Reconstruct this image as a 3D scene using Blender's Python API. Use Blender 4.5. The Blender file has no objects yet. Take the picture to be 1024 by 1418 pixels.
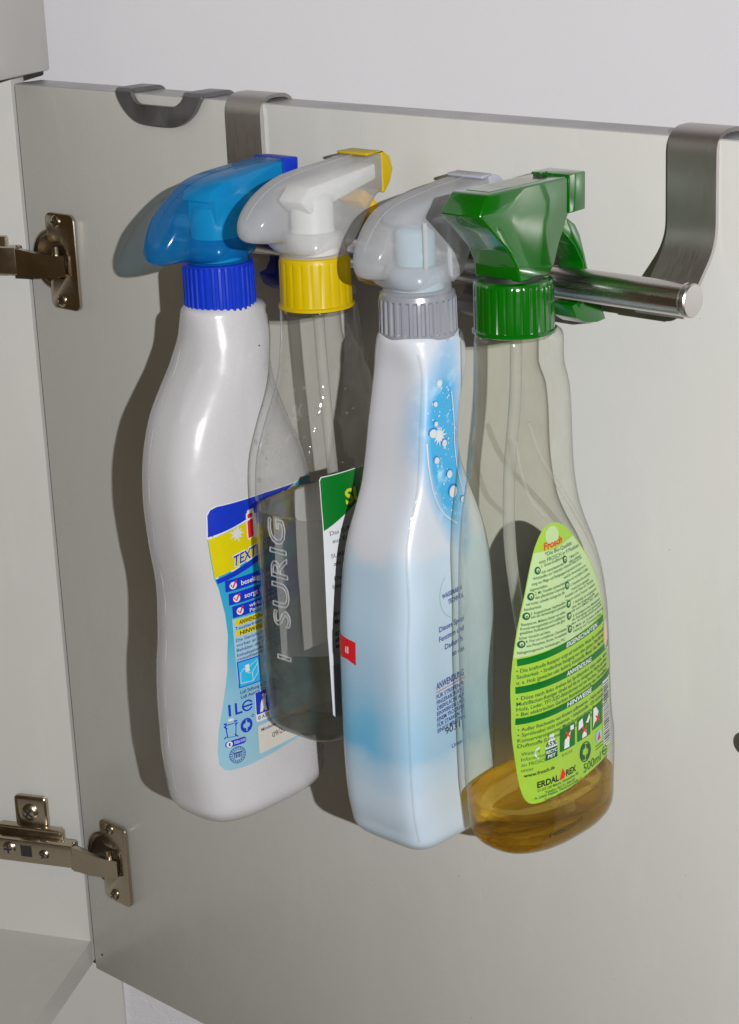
import bpy, bmesh, math, random
from mathutils import Vector, Matrix

random.seed(7)
S = bpy.context.scene
COL = S.collection

# ------------------------------------------------------------------ camera
CAM = Vector((0.94659, -0.70867, 0.68269))
R_ = Vector((0.72741809, 0.68502153, -0.04010508))
U_ = Vector((-0.18579824, 0.25288592, 0.94948814))
F_ = Vector((-0.66056183, 0.6832234, -0.31122958))
cd = bpy.data.cameras.new('camera')
cd.sensor_fit = 'VERTICAL'; cd.sensor_height = 36.0; cd.sensor_width = 26.0
cd.lens = 2850.0 / 1418.0 * 36.0
cd.clip_start = 0.05; cd.clip_end = 50
cam = bpy.data.objects.new('camera', cd); COL.objects.link(cam)
cam.matrix_world = Matrix(((R_.x, U_.x, -F_.x, CAM.x), (R_.y, U_.y, -F_.y, CAM.y), (R_.z, U_.z, -F_.z, CAM.z), (0, 0, 0, 1)))
S.camera = cam

# ------------------------------------------------------------------ light: dim warm room + the camera's flash
W = bpy.data.worlds.new('World'); S.world = W; W.use_nodes = True
bg = W.node_tree.nodes['Background']
bg.inputs['Color'].default_value = (1.0, 0.66, 0.30, 1); bg.inputs['Strength'].default_value = 0.052
fl = bpy.data.lights.new('flash', 'POINT'); fl.energy = 121.0; fl.color = (0.965, 0.975, 1.0)
fl.shadow_soft_size = 0.006
flo = bpy.data.objects.new('flash', fl); COL.objects.link(flo)
_t = Vector((0.30, -0.05, 0.40)); flo.location = _t + (CAM + R_ * 0.130 - _t) * 1.6      # beside the camera, a little behind it
lp = bpy.data.lights.new('ceiling_lamp', 'AREA'); lp.shape = 'DISK'; lp.size = 0.30; lp.energy = 1.2; lp.color = (1.0, 0.82, 0.58)
lpo = bpy.data.objects.new('ceiling_lamp', lp); COL.objects.link(lpo)
lpo.location = (1.5, -1.3, 2.1)
lpo.rotation_euler = (Vector((0.25, 0, 0.3)) - lpo.location).to_track_quat('-Z', 'Y').to_euler()
S.view_settings.view_transform = 'Standard'; S.view_settings.look = 'None'
S.view_settings.exposure = 0.0; S.view_settings.gamma = 1.0
S.render.engine = 'CYCLES'
S.cycles.use_denoising = True
S.cycles.max_bounces = 14; S.cycles.transmission_bounces = 12; S.cycles.transparent_max_bounces = 24
S.cycles.diffuse_bounces = 2; S.cycles.glossy_bounces = 6
S.cycles.caustics_reflective = False; S.cycles.caustics_refractive = True
S.cycles.sample_clamp_indirect = 3.0; S.cycles.blur_glossy = 0.5

# ------------------------------------------------------------------ materials
class NT:
    def __init__(self, name):
        self.m = bpy.data.materials.new(name); self.m.use_nodes = True
        self.t = self.m.node_tree; self.t.nodes.clear()
        self.out = self.n('ShaderNodeOutputMaterial')
    def n(self, typ, **kw):
        x = self.t.nodes.new(typ)
        for k, v in kw.items():
            if k.startswith('i_'):
                x.inputs[k[2:].replace('_', ' ')].default_value = v
            else: setattr(x, k, v)
        return x
    def l(self, a, b): self.t.links.new(a, b)
    def surf(self, s): self.l(s, self.out.inputs['Surface'])
    def math(self, op, a, b=None, c=None):
        x = self.n('ShaderNodeMath', operation=op)
        for i, v in enumerate((a, b, c)):
            if v is None: continue
            if isinstance(v, (int, float)): x.inputs[i].default_value = v
            else: self.l(v, x.inputs[i])
        return x.outputs[0]
    def ramp(self, fac, stops, interp='LINEAR'):
        r = self.n('ShaderNodeValToRGB'); r.color_ramp.interpolation = interp
        e = r.color_ramp.elements
        while len(e) < len(stops): e.new(0.5)
        for q, (pos, c) in zip(e, stops):
            q.position = pos; q.color = tuple(c) + ((1,) if len(c) == 3 else ())
        self.l(fac, r.inputs[0]); return r.outputs[0]
    def mix(self, f, a, b):
        x = self.n('ShaderNodeMix', data_type='RGBA')
        for s, v in ((0, f), (6, a), (7, b)):
            if hasattr(v, 'links') or hasattr(v, 'is_linked'): self.l(v, x.inputs[s])
            else: x.inputs[s].default_value = v if isinstance(v, (int, float)) else tuple(v) + (1,)
        return x.outputs[2]
    def bump(self, h, s=0.2, d=0.001):
        b = self.n('ShaderNodeBump'); b.inputs['Strength'].default_value = s; b.inputs['Distance'].default_value = d
        self.l(h, b.inputs['Height']); return b.outputs[0]
    def noise(self, scale, detail=4, vec=None, rough=0.5):
        x = self.n('ShaderNodeTexNoise'); x.inputs['Scale'].default_value = scale
        x.inputs['Detail'].default_value = detail; x.inputs['Roughness'].default_value = rough
        if vec is None:
            g = self.n('ShaderNodeNewGeometry'); vec = g.outputs['Position']
        self.l(vec, x.inputs['Vector']); return x.outputs['Fac']
    def pos(self):
        g = self.n('ShaderNodeNewGeometry'); s = self.n('ShaderNodeSeparateXYZ'); self.l(g.outputs['Position'], s.inputs[0])
        return s.outputs, g
    def scaled(self, v):
        g = self.n('ShaderNodeNewGeometry'); m = self.n('ShaderNodeVectorMath', operation='MULTIPLY')
        self.l(g.outputs['Position'], m.inputs[0]); m.inputs[1].default_value = v; return m.outputs[0]

def plastic(name, col, rough=0.3, var=0.06, spec=0.5, coat=0.0, bump=0.0, bscale=60, sss=0.0):
    N = NT(name); p = N.n('ShaderNodeBsdfPrincipled')
    f = N.noise(45, 5)
    c0 = tuple(max(0, x * (1 - var)) for x in col); c1 = tuple(min(1, x * (1 + var)) for x in col)
    N.l(N.mix(f, c0, c1), p.inputs['Base Color'])
    N.l(N.ramp(N.noise(120, 4), [(0.3, (rough * 0.8,) * 3), (0.75, (min(1, rough * 1.3),) * 3)]), p.inputs['Roughness'])
    p.inputs['Specular IOR Level'].default_value = spec
    p.inputs['Coat Weight'].default_value = coat; p.inputs['Coat Roughness'].default_value = 0.06
    if bump: N.l(N.bump(N.noise(bscale, 3), bump, 0.0015), p.inputs['Normal'])
    if sss:
        p.inputs['Subsurface Weight'].default_value = sss
        p.inputs['Subsurface Radius'].default_value = (0.004, 0.004, 0.004); p.inputs['Subsurface Scale'].default_value = 1.0
    N.surf(p.outputs[0]); return N.m

def metal(name, col, rough=0.3, brush=None, bstr=0.25, var=0.1):
    N = NT(name); p = N.n('ShaderNodeBsdfPrincipled'); p.inputs['Metallic'].default_value = 1.0
    vec = N.scaled(brush) if brush else None
    f = N.noise(1.0 if brush else 60, 5, vec)
    N.l(N.mix(f, tuple(x * (1 - var) for x in col), tuple(min(1, x * (1 + var)) for x in col)), p.inputs['Base Color'])
    N.l(N.ramp(f, [(0.3, (rough * (1 - 2 * var),) * 3), (0.7, (min(1, rough * (1 + 3 * var)),) * 3)]), p.inputs['Roughness'])
    if brush: N.l(N.bump(f, bstr, 0.0004), p.inputs['Normal'])
    N.surf(p.outputs[0]); return N.m

def translucent(name, tcol, dcol, clear, rough=0.3):
    """thin moulded plastic: part of the light passes straight through, the rest scatters"""
    N = NT(name)
    tr = N.n('ShaderNodeBsdfTransparent'); tr.inputs[0].default_value = tcol + (1,)
    p = N.n('ShaderNodeBsdfPrincipled'); p.inputs['Base Color'].default_value = dcol + (1,)
    p.inputs['Roughness'].default_value = rough; p.inputs['Coat Weight'].default_value = 0.8; p.inputs['Coat Roughness'].default_value = 0.07
    N.l(N.bump(N.noise(55, 3), 0.12, 0.002), p.inputs['Normal'])
    tl = N.n('ShaderNodeBsdfTranslucent'); tl.inputs[0].default_value = dcol + (1,)
    a = N.n('ShaderNodeMixShader'); a.inputs[0].default_value = 0.35
    N.l(p.outputs[0], a.inputs[1]); N.l(tl.outputs[0], a.inputs[2])
    lw = N.n('ShaderNodeLayerWeight'); lw.inputs[0].default_value = 0.5
    f = N.math('MULTIPLY_ADD', N.math('POWER', lw.outputs['Facing'], 2.0), (1 - clear) * 0.9, 1 - clear)
    f = N.math('ADD', f, N.math('MULTIPLY', N.math('SUBTRACT', N.noise(38, 3), 0.5), 0.25))
    b = N.n('ShaderNodeMixShader'); N.l(N.math('MINIMUM', f, 0.96), b.inputs[0])
    N.l(tr.outputs[0], b.inputs[1]); N.l(a.outputs[0], b.inputs[2])
    N.surf(b.outputs[0]); return N.m

def clear_plastic(name, face=(0.95, 0.96, 0.94), edge=(0.42, 0.43, 0.38), bump=0.25, bscale=38, milk=0.03, vary=0.6, bend=0.0):
    """thin clear wall: transmits, absorbs along the long path at grazing angles, mirrors by Fresnel"""
    N = NT(name)
    lw = N.n('ShaderNodeLayerWeight'); lw.inputs[0].default_value = 0.5
    fac = lw.outputs['Facing']
    tr = N.n('ShaderNodeBsdfTransparent')
    thick = N.ramp(N.noise(26, 5, N.scaled((1, 1, 0.45)), 0.6), [(0.40, (0, 0, 0)), (0.49, (0.6,) * 3), (0.53, (0.05,) * 3), (0.60, (0.9,) * 3), (0.63, (0.2,) * 3)])
    face2 = N.mix(N.math('MULTIPLY', thick, vary), face, tuple(x * 0.58 for x in face))
    N.l(N.mix(N.math('POWER', fac, 7.0), face2, edge), tr.inputs[0])
    g = N.n('ShaderNodeBsdfGlossy'); g.inputs['Roughness'].default_value = 0.03
    nrm = N.bump(N.noise(bscale, 3), bump, 0.004)
    N.l(nrm, g.inputs['Normal'])
    d = N.n('ShaderNodeBsdfDiffuse'); d.inputs[0].default_value = (0.8, 0.8, 0.78, 1)
    gl = N.n('ShaderNodeBsdfGlass'); gl.inputs['IOR'].default_value = 1.18; gl.inputs['Roughness'].default_value = 0.0
    gl.inputs['Color'].default_value = tuple(face) + (1,); N.l(N.bump(N.noise(bscale * 0.8, 2), bump * 0.6, 0.004), gl.inputs['Normal'])
    a0 = N.n('ShaderNodeMixShader'); a0.inputs[0].default_value = bend
    N.l(tr.outputs[0], a0.inputs[1]); N.l(gl.outputs[0], a0.inputs[2])
    a = N.n('ShaderNodeMixShader'); a.inputs[0].default_value = milk
    N.l(a0.outputs[0], a.inputs[1]); N.l(d.outputs[0], a.inputs[2])
    b = N.n('ShaderNodeMixShader')
    N.l(N.math('MULTIPLY_ADD', N.math('POWER', fac, 4.5), 0.75, 0.035), b.inputs[0])
    N.l(a.outputs[0], b.inputs[1]); N.l(g.outputs[0], b.inputs[2])
    N.surf(b.outputs[0]); return N.m

def liquid_mat(name, col, tint, ior=1.33, share=0.5):
    """clear liquid: part bends light like a lens, part lets it straight through the thin bottle"""
    N = NT(name); g = N.n('ShaderNodeBsdfGlass'); g.inputs['Color'].default_value = col + (1,)
    g.inputs['IOR'].default_value = ior; g.inputs['Roughness'].default_value = 0.0
    t = N.n('ShaderNodeBsdfTransparent'); t.inputs[0].default_value = tint + (1,)
    m = N.n('ShaderNodeMixShader'); m.inputs[0].default_value = share
    N.l(g.outputs[0], m.inputs[1]); N.l(t.outputs[0], m.inputs[2]); N.surf(m.outputs[0])
    return N.m

def ink(name, col, rough=0.35):
    N = NT(name); p = N.n('ShaderNodeBsdfPrincipled')
    c0 = tuple(x * 0.93 for x in col); c1 = tuple(min(1, x * 1.06) for x in col)
    N.l(N.mix(N.noise(160, 4), c0, c1), p.inputs['Base Color'])
    p.inputs['Roughness'].default_value = rough
    N.surf(p.outputs[0]); return N.m

def laminate(name, col, rough=0.40, tex=0.05):
    N = NT(name); p = N.n('ShaderNodeBsdfPrincipled')
    f = N.math('ADD', N.math('MULTIPLY', N.noise(4.5, 6, None, 0.62), 0.7), N.math('MULTIPLY', N.ramp(N.noise(34, 6, N.scaled((1, 1, 0.3)), 0.7), [(0.52, (0, 0, 0)), (0.75, (1, 1, 1))]), 0.5))
    N.l(N.mix(f, tuple(x * (1 - tex) for x in col), tuple(min(1, x * (1 + tex)) for x in col)), p.inputs['Base Color'])
    N.l(N.ramp(N.noise(14, 7, None, 0.7), [(0.35, (rough * 0.7,) * 3), (0.65, (rough * 1.25,) * 3)]), p.inputs['Roughness'])
    N.l(N.bump(N.noise(420, 3), 0.06, 0.0006), p.inputs['Normal'])
    p.inputs['Coat Weight'].default_value = 0.35
    N.l(N.ramp(N.noise(22, 7, N.scaled((1, 1, 0.5)), 0.7), [(0.38, (0.12,) * 3), (0.62, (0.34,) * 3)]), p.inputs['Coat Roughness'])
    N.surf(p.outputs[0]); return N.m

M = {}
M['door'] = laminate('door_laminate', (0.565, 0.555, 0.515))
M['cabinet'] = laminate('cabinet_laminate', (0.535, 0.525, 0.487))
M['edge'] = laminate('shaded_edge_band', (0.36, 0.35, 0.355), 0.5)  # door laminate darkened: shade of the top edge put into the colour
M['steel'] = metal('brushed_steel', (0.60, 0.57, 0.55), 0.36, (1400, 40, 40), 0.1)
M['strap'] = metal('brushed_strap_steel', (0.49, 0.455, 0.44), 0.44, (1600, 120, 120), 0.03, 0.04)
M['rail'] = metal('rail_steel', (0.62, 0.58, 0.57), 0.24, (25, 900, 900), 0.08)
M['nickel'] = metal('nickel', (0.52, 0.45, 0.35), 0.24)
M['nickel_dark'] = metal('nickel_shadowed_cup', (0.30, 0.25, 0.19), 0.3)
M['dark'] = plastic('dark_slot', (0.02, 0.02, 0.02), 0.5)
M['hook'] = metal('grey_hook_metal', (0.27, 0.27, 0.28), 0.5)
M['wall'] = None
def plaster():
    N = NT('plaster'); p = N.n('ShaderNodeBsdfPrincipled'); p.inputs['Roughness'].default_value = 0.9
    (x, y, z), g = N.pos()
    h = N.noise(160, 6, None, 0.65)
    lo = N.ramp(z, [(0.0, (1, 1, 1)), (0.06, (0, 0, 0))])
    N.l(N.mix(N.noise(3, 4), (0.57, 0.556, 0.565), (0.61, 0.597, 0.61)), p.inputs['Base Color'])
    b = N.n('ShaderNodeBump'); b.inputs['Distance'].default_value = 0.004; N.l(h, b.inputs['Height'])
    b.inputs['Strength'].default_value = 0.06
    z0 = N.math('LESS_THAN', z, 0.2); N.l(N.math('MULTIPLY_ADD', z0, 0.2, 0.07), b.inputs['Strength'])
    N.l(b.outputs[0], p.inputs['Normal']); N.surf(p.outputs[0]); return N.m
M['wall'] = plaster()
M['white_hdpe'] = plastic('white_bottle_plastic', (0.50, 0.49, 0.495), 0.26, 0.03, 0.5, 0.5, 0.16, 48)
M['blue_cap'] = plastic('blue_cap_plastic', (0.003, 0.030, 0.42), 0.4, 0.06, 0.3)
M['blue_shroud'] = translucent('blue_shroud_plastic', (0.40, 0.72, 0.85), (0.008, 0.24, 0.60), 0.60, 0.18)
M['cyan_core'] = plastic('cyan_pump_plastic', (0.05, 0.58, 0.72), 0.4)
M['yellow'] = plastic('yellow_plastic', (0.49, 0.345, 0.0), 0.38, 0.05, 0.3)
M['orange'] = plastic('amber_yellow_trigger', (0.75, 0.42, 0.012), 0.32)
M['milky'] = translucent('milky_shroud_plastic', (0.96, 0.96, 0.95), (0.72, 0.72, 0.72), 0.60, 0.2)
M['milky2'] = translucent('frosted_shroud_plastic', (0.95, 0.96, 0.98), (0.66, 0.67, 0.69), 0.58, 0.2)
M['white_core'] = plastic('white_pump_plastic', (0.72, 0.72, 0.70), 0.45)
M['aqua_core'] = plastic('aqua_pump_part', (0.42, 0.57, 0.62), 0.45)
M['silver'] = plastic('silver_paint', (0.24, 0.245, 0.275), 0.26, 0.05, 1.0)
M['silver_plastic'] = plastic('grey_nozzle_plastic', (0.36, 0.37, 0.42), 0.35)
M['green'] = plastic('green_plastic', (0.0004, 0.098, 0.001), 0.22, 0.08, 0.4, 1.0)
M['pet'] = clear_plastic('clear_bottle_plastic', (0.990, 0.988, 0.972), (0.26, 0.25, 0.22), 0.9, 34, 0.005, 0.10, 0.0)
M['pet2'] = clear_plastic('clear_bottle_plastic_greenish', (0.990, 0.990, 0.950), (0.26, 0.27, 0.21), 0.9, 34, 0.005, 0.08, 0.0)
M['sleeve_clear'] = clear_plastic('clear_sleeve_film', (0.85, 0.9, 0.93), (0.4, 0.48, 0.55), 0.5, 70, 0.25)
M['emboss'] = clear_plastic('embossed_lettering_plastic', (0.97, 0.97, 0.96), (0.80, 0.80, 0.78), 0.1, 40, 0.32, 0.0)
M['droplet'] = clear_plastic('droplet_water', (0.97, 0.97, 0.96), (0.5, 0.5, 0.46), 0.0, 40, 0.05, 0.0)
M['ridge'] = clear_plastic('moulded_ridge_plastic', (0.97, 0.97, 0.95), (0.6, 0.6, 0.54), 0.1, 40, 0.07, 0.0)
M['tube'] = translucent('dip_tube_plastic', (0.93, 0.93, 0.90), (0.62, 0.62, 0.58), 0.62)
M['water'] = liquid_mat('water', (0.99, 0.99, 0.98), (0.97, 0.97, 0.95), 1.33, 0.48)
M['amber'] = liquid_mat('amber_cleaner', (1.0, 0.90, 0.46), (0.98, 0.72, 0.14), 1.34, 0.40)
for nm, c in dict(i_blue=(0.006, 0.03, 0.42), i_navy=(0.012, 0.02, 0.20), i_yellow=(0.58, 0.49, 0.0), i_white=(0.62, 0.62, 0.62),
                  i_red=(0.62, 0.012, 0.02), i_cyan=(0.02, 0.42, 0.66), i_pale=(0.30, 0.46, 0.56), i_black=(0.012, 0.012, 0.014),
                  i_green=(0.0, 0.13, 0.012), i_lime=(0.28, 0.46, 0.04), i_palegreen=(0.40, 0.53, 0.26), i_brightlime=(0.34, 0.60, 0.05),
                  i_dkgreen=(0.006, 0.085, 0.03), i_paper=(0.56, 0.57, 0.58), i_cream=(0.55, 0.52, 0.46), i_lemon=(0.46, 0.50, 0.02),
                  i_grey=(0.35, 0.36, 0.37), i_backing=(0.27, 0.27, 0.26), i_speck=(0.16, 0.13, 0.10), i_sky=(0.03, 0.36, 0.66), i_purple=(0.05, 0.03, 0.25), i_teal=(0.10, 0.38, 0.42), i_peach=(0.75, 0.45, 0.25)).items():
    M[nm] = ink('ink_' + nm[2:], c)

def label_blue_mat():
    N = NT('blue_label_print'); p = N.n('ShaderNodeBsdfPrincipled'); p.inputs['Roughness'].default_value = 0.32
    (x, y, z), g = N.pos()
    f = N.math('MULTIPLY_ADD', z, 1 / 0.12, -0.245 / 0.12)
    N.l(N.ramp(f, [(0.0, (0.25, 0.43, 0.52)), (0.35, (0.20, 0.41, 0.52)), (0.6, (0.04, 0.32, 0.45)), (0.95, (0.008, 0.28, 0.48))]), p.inputs['Base Color'])
    N.surf(p.outputs[0]); return N.m
M['label_blue'] = label_blue_mat()

def sleeve_mat(x0):
    """printed shrink sleeve: white above, a blue splash on the broad side, a blue tide line low down"""
    N = NT('printed_sleeve'); p = N.n('ShaderNodeBsdfPrincipled')
    (x, y, z), g = N.pos()
    wob = N.math('MULTIPLY', N.math('SUBTRACT', N.noise(34, 5), 0.5), 0.030)
    zz = N.math('ADD', z, wob)
    zz = N.math('ADD', zz, N.math('MULTIPLY', N.math('SUBTRACT', x, x0), 0.10))
    f = N.math('MULTIPLY_ADD', zz, 1 / 0.24, -0.24 / 0.24)
    base = N.ramp(f, [(0.0, (0.46, 0.54, 0.61)), (0.13, (0.44, 0.54, 0.62)), (0.185, (0.32, 0.48, 0.61)), (0.215, (0.12, 0.38, 0.58)), (0.27, (0.16, 0.41, 0.59)),
                      (0.36, (0.31, 0.47, 0.60)), (0.5, (0.39, 0.52, 0.62)), (0.575, (0.40, 0.52, 0.62)), (0.605, (0.55, 0.56, 0.60)), (1.0, (0.58, 0.58, 0.61))])
    side = N.ramp(N.math('MULTIPLY_ADD', N.math('SUBTRACT', x, x0), 25.0, 0.5), [(0.52, (0, 0, 0)), (0.85, (1, 1, 1))])
    pale = N.mix(N.math('MULTIPLY', side, 0.45), base, (0.47, 0.54, 0.61))
    # splash
    ym = N.math('SUBTRACT', y, -0.0648); zm = N.math('SUBTRACT', z, 0.428)
    yr = N.math('ADD', ym, N.math('MULTIPLY', N.math('MULTIPLY', zm, zm), -3.5))
    a = N.math('POWER', N.math('ABSOLUTE', N.math('DIVIDE', yr, 0.0102)), 2.0)
    b = N.math('POWER', N.math('ABSOLUTE', N.math('DIVIDE', zm, 0.037)), 2.0)
    d = N.math('ADD', N.math('ADD', a, b), N.math('MULTIPLY', N.math('SUBTRACT', N.noise(90, 4), 0.5), 0.7))
    m = N.ramp(d, [(0.55, (1, 1, 1)), (1.0, (0.62,) * 3)])
    m2 = N.ramp(N.math('MULTIPLY', d, 0.45), [(0.25, (1, 1, 1)), (1.0, (0, 0, 0))])
    core = N.mix(N.ramp(N.noise(120, 5), [(0.55, (0, 0, 0)), (0.72, (1, 1, 1))]), (0.03, 0.34, 0.62), (0.35, 0.62, 0.78))
    blue = N.mix(m, (0.22, 0.42, 0.68), core)
    up = N.ramp(zm, [(0.0, (1, 1, 1)), (0.9, (1, 1, 1))])
    col = N.mix(N.math('MULTIPLY', m2, side), pale, blue)
    N.l(col, p.inputs['Base Color'])
    p.inputs['Roughness'].default_value = 0.3; p.inputs['Coat Weight'].default_value = 0.6; p.inputs['Coat Roughness'].default_value = 0.05
    N.l(N.bump(N.noise(110, 4), 0.3, 0.002), p.inputs['Coat Normal'])
    N.surf(p.outputs[0]); return N.m

# ------------------------------------------------------------------ mesh helpers
def tag(o, label, cat, group=None):
    o['label'] = label; o['category'] = cat
    if group: o['group'] = group
    return o

def thing(name, loc, label, cat, group=None):
    o = bpy.data.objects.new(name, None); o.empty_display_size = 0.02; COL.objects.link(o)
    o.location = loc; return tag(o, label, cat, group)

def origin(o):
    v = Vector((0, 0, 0))
    while o is not None: v += Vector(o.location); o = o.parent
    return v

def mk(name, verts, faces, mat, parent=None, smooth=True, angle=35, mats=None, midx=None):
    """one mesh object from world-space vertices"""
    off = origin(parent) if parent is not None else Vector((0, 0, 0))
    me = bpy.data.meshes.new(name)
    me.from_pydata([tuple(Vector(v) - off) for v in verts], [], faces)
    bm = bmesh.new(); bm.from_mesh(me); bmesh.ops.recalc_face_normals(bm, faces=bm.faces); bm.to_mesh(me); bm.free()
    for m in (mats or [mat]): me.materials.append(M[m] if isinstance(m, str) else m)
    if midx: me.polygons.foreach_set('material_index', midx)
    if smooth:
        me.polygons.foreach_set('use_smooth', [True] * len(me.polygons))
        if angle: me.set_sharp_from_angle(angle=math.radians(angle))
    me.update()
    o = bpy.data.objects.new(name, me); COL.objects.link(o)
    if parent is not None: o.parent = parent
    return o

def from_bm(name, bm, mat, parent=None, angle=35, smooth=True):
    bm.verts.ensure_lookup_table(); bm.verts.index_update()
    v = [tuple(x.co) for x in bm.verts]; f = [[x.index for x in q.verts] for q in bm.faces]; bm.free()
    return mk(name, v, f, mat, parent, smooth, angle)

def stack(rings, close=True):
    n = len(rings[0]); V = [p for r in rings for p in r]; Fc = []
    for i in range(len(rings) - 1):
        for j in range(n):
            k = (j + 1) % n
            Fc.append((i * n + j, i * n + k, (i + 1) * n + k, (i + 1) * n + j))
    if close:
        Fc.append(tuple(range(n))[::-1]); Fc.append(tuple((len(rings) - 1) * n + j for j in range(n)))
    return V, Fc

def spow(c, e): return math.copysign(abs(c) ** e, c)

def catmull(tab, z):
    """tab ascending in column 0; smooth interpolation of the other columns"""
    n = len(tab)
    if z <= tab[0][0]: return tab[0][1:]
    if z >= tab[-1][0]: return tab[-1][1:]
    i = 0
    while tab[i + 1][0] < z: i += 1
    a, b = tab[i], tab[i + 1]; p = tab[max(i - 1, 0)]; q = tab[min(i + 2, n - 1)]
    h = b[0] - a[0]; t = (z - a[0]) / h; out = []
    for k in range(1, len(a)):
        ma = (b[k] - p[k]) / (b[0] - p[0]) if i > 0 else (b[k] - a[k]) / h
        mb = (q[k] - a[k]) / (q[0] - a[0]) if i + 2 < n else (b[k] - a[k]) / h
        s = (b[k] - a[k]) / h
        if ma * s <= 0: ma = 0
        else: ma = math.copysign(min(abs(ma), 3 * abs(s)), s)
        if mb * s <= 0: mb = 0
        else: mb = math.copysign(min(abs(mb), 3 * abs(s)), s)
        t2, t3 = t * t, t ** 3
        out.append((2 * t3 - 3 * t2 + 1) * a[k] + (t3 - 2 * t2 + t) * h * ma + (-2 * t3 + 3 * t2) * b[k] + (t3 - t2) * h * mb)
    return out

def box_bm(x0, x1, y0, y1, z0, z1, bev=0.0, seg=2, bm=None, mat=Matrix()):
    b = bmesh.new(); bmesh.ops.create_cube(b, size=1)
    for v in b.verts: v.co = Vector(((x0 + x1) / 2 + v.co.x * (x1 - x0), (y0 + y1) / 2 + v.co.y * (y1 - y0), (z0 + z1) / 2 + v.co.z * (z1 - z0)))
    if bev: bmesh.ops.bevel(b, geom=list(b.edges), offset=bev, segments=seg, affect='EDGES', profile=0.5)
    b.transform(mat)
    if bm is None: return b
    me = bpy.data.meshes.new('t'); b.to_mesh(me); b.free(); bm.from_mesh(me); bpy.data.meshes.remove(me); return bm

def box(name, x0, x1, y0, y1, z0, z1, mat, parent=None, bev=0.0, M4=Matrix(), seg=2):
    return from_bm(name, box_bm(x0, x1, y0, y1, z0, z1, bev, seg, None, M4), mat, parent)

def prism(name, pts, x0, x1, mat, parent, bev=0.0, seg=2, axis='x', minang=20, M4=Matrix()):
    """outline (a,b) extruded: axis x -> (y,z) outline, axis y -> (x,z) outline"""
    bm = bmesh.new()
    k = 1e-3 if axis == 'x' else 1.0          # x-axis outlines are given in mm
    def P(a, b, c): return (c, a * k, b * k) if axis == 'x' else (a, c, b)
    va = [bm.verts.new(P(a, b, x0)) for a, b in pts]; vb = [bm.verts.new(P(a, b, x1)) for a, b in pts]
    n = len(pts); bm.faces.new(va); bm.faces.new(vb[::-1])
    for i in range(n): bm.faces.new((va[i], vb[i], vb[(i + 1) % n], va[(i + 1) % n]))
    bmesh.ops.recalc_face_normals(bm, faces=bm.faces)
    if bev:
        es = [e for e in bm.edges if len(e.link_faces) == 2 and e.calc_face_angle(0) > math.radians(minang)]
        bmesh.ops.bevel(bm, geom=es, offset=bev, segments=seg, affect='EDGES', profile=0.5, clamp_overlap=True)
    bm.transform(M4)
    return from_bm(name, bm, mat, parent)

def sweep_strip(name, path, x0, x1, th, mat, parent, sub=6, bev=0.0003):
    """flat strap of constant width in x following a (y,z) path"""
    # smooth corners with a quadratic curve at every inner vertex
    P = [Vector(q) for q in path]; out = [P[0]]
    for i in range(1, len(P) - 1):
        a, b, c = P[i - 1], P[i], P[i + 1]
        ra = min(0.45 * (b - a).length, 0.009); rc = min(0.45 * (c - b).length, 0.009)
        r = min(ra, rc)
        s = b + (a - b).normalized() * r; e = b + (c - b).normalized() * r
        for k in range(sub + 1):
            t = k / sub; out.append(s * (1 - t) ** 2 + b * 2 * t * (1 - t) + e * t * t)
    out.append(P[-1])
    nr = []
    for i, q in enumerate(out):
        a = out[max(i - 1, 0)]; c = out[min(i + 1, len(out) - 1)]; d = (c - a).normalized(); nr.append(Vector((-d.y, d.x)))
    rings = []
    for q, n in zip(out, nr):
        a = q + n * th / 2; b = q - n * th / 2
        rings.append([(x0, a.x, a.y), (x1, a.x, a.y), (x1, b.x, b.y), (x0, b.x, b.y)])
    V, Fc = stack(rings); return mk(name, V, Fc, mat, parent, True, 40)

def tube(name, pts, r, mat, parent, seg=14, sub=6, cap=True):
    P = [Vector(q) for q in pts]; C = []
    for i in range(len(P) - 1):
        p0 = P[max(i - 1, 0)]; p1 = P[i]; p2 = P[i + 1]; p3 = P[min(i + 2, len(P) - 1)]
        for k in range(sub):
            t = k / sub
            C.append(0.5 * ((2 * p1) + (p2 - p0) * t + (2 * p0 - 5 * p1 + 4 * p2 - p3) * t * t + (3 * p1 - p0 - 3 * p2 + p3) * t ** 3))
    C.append(P[-1]); rings = []
    up = Vector((1, 0, 0.001))
    for i, c in enumerate(C):
        d = (C[min(i + 1, len(C) - 1)] - C[max(i - 1, 0)]).normalized()
        a = d.cross(up).normalized(); b = d.cross(a)
        rings.append([tuple(c + a * r * math.cos(2 * math.pi * j / seg) + b * r * math.sin(2 * math.pi * j / seg)) for j in range(seg)])
    V, Fc = stack(rings, cap); return mk(name, V, Fc, mat, parent, True, 50)

def lathe(name, prof, c, axis, mat, parent, seg=40):
    """profile (r, h) about an axis through c"""
    ax = Vector(axis).normalized(); a = ax.orthogonal().normalized(); b = ax.cross(a); c = Vector(c)
    rings = [[tuple(c + ax * h + (a * math.cos(2 * math.pi * j / seg) + b * math.sin(2 * math.pi * j / seg)) * r) for j in range(seg)] for r, h in prof]
    V, Fc = stack(rings); return mk(name, V, Fc, mat, parent, True, 32)

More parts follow.
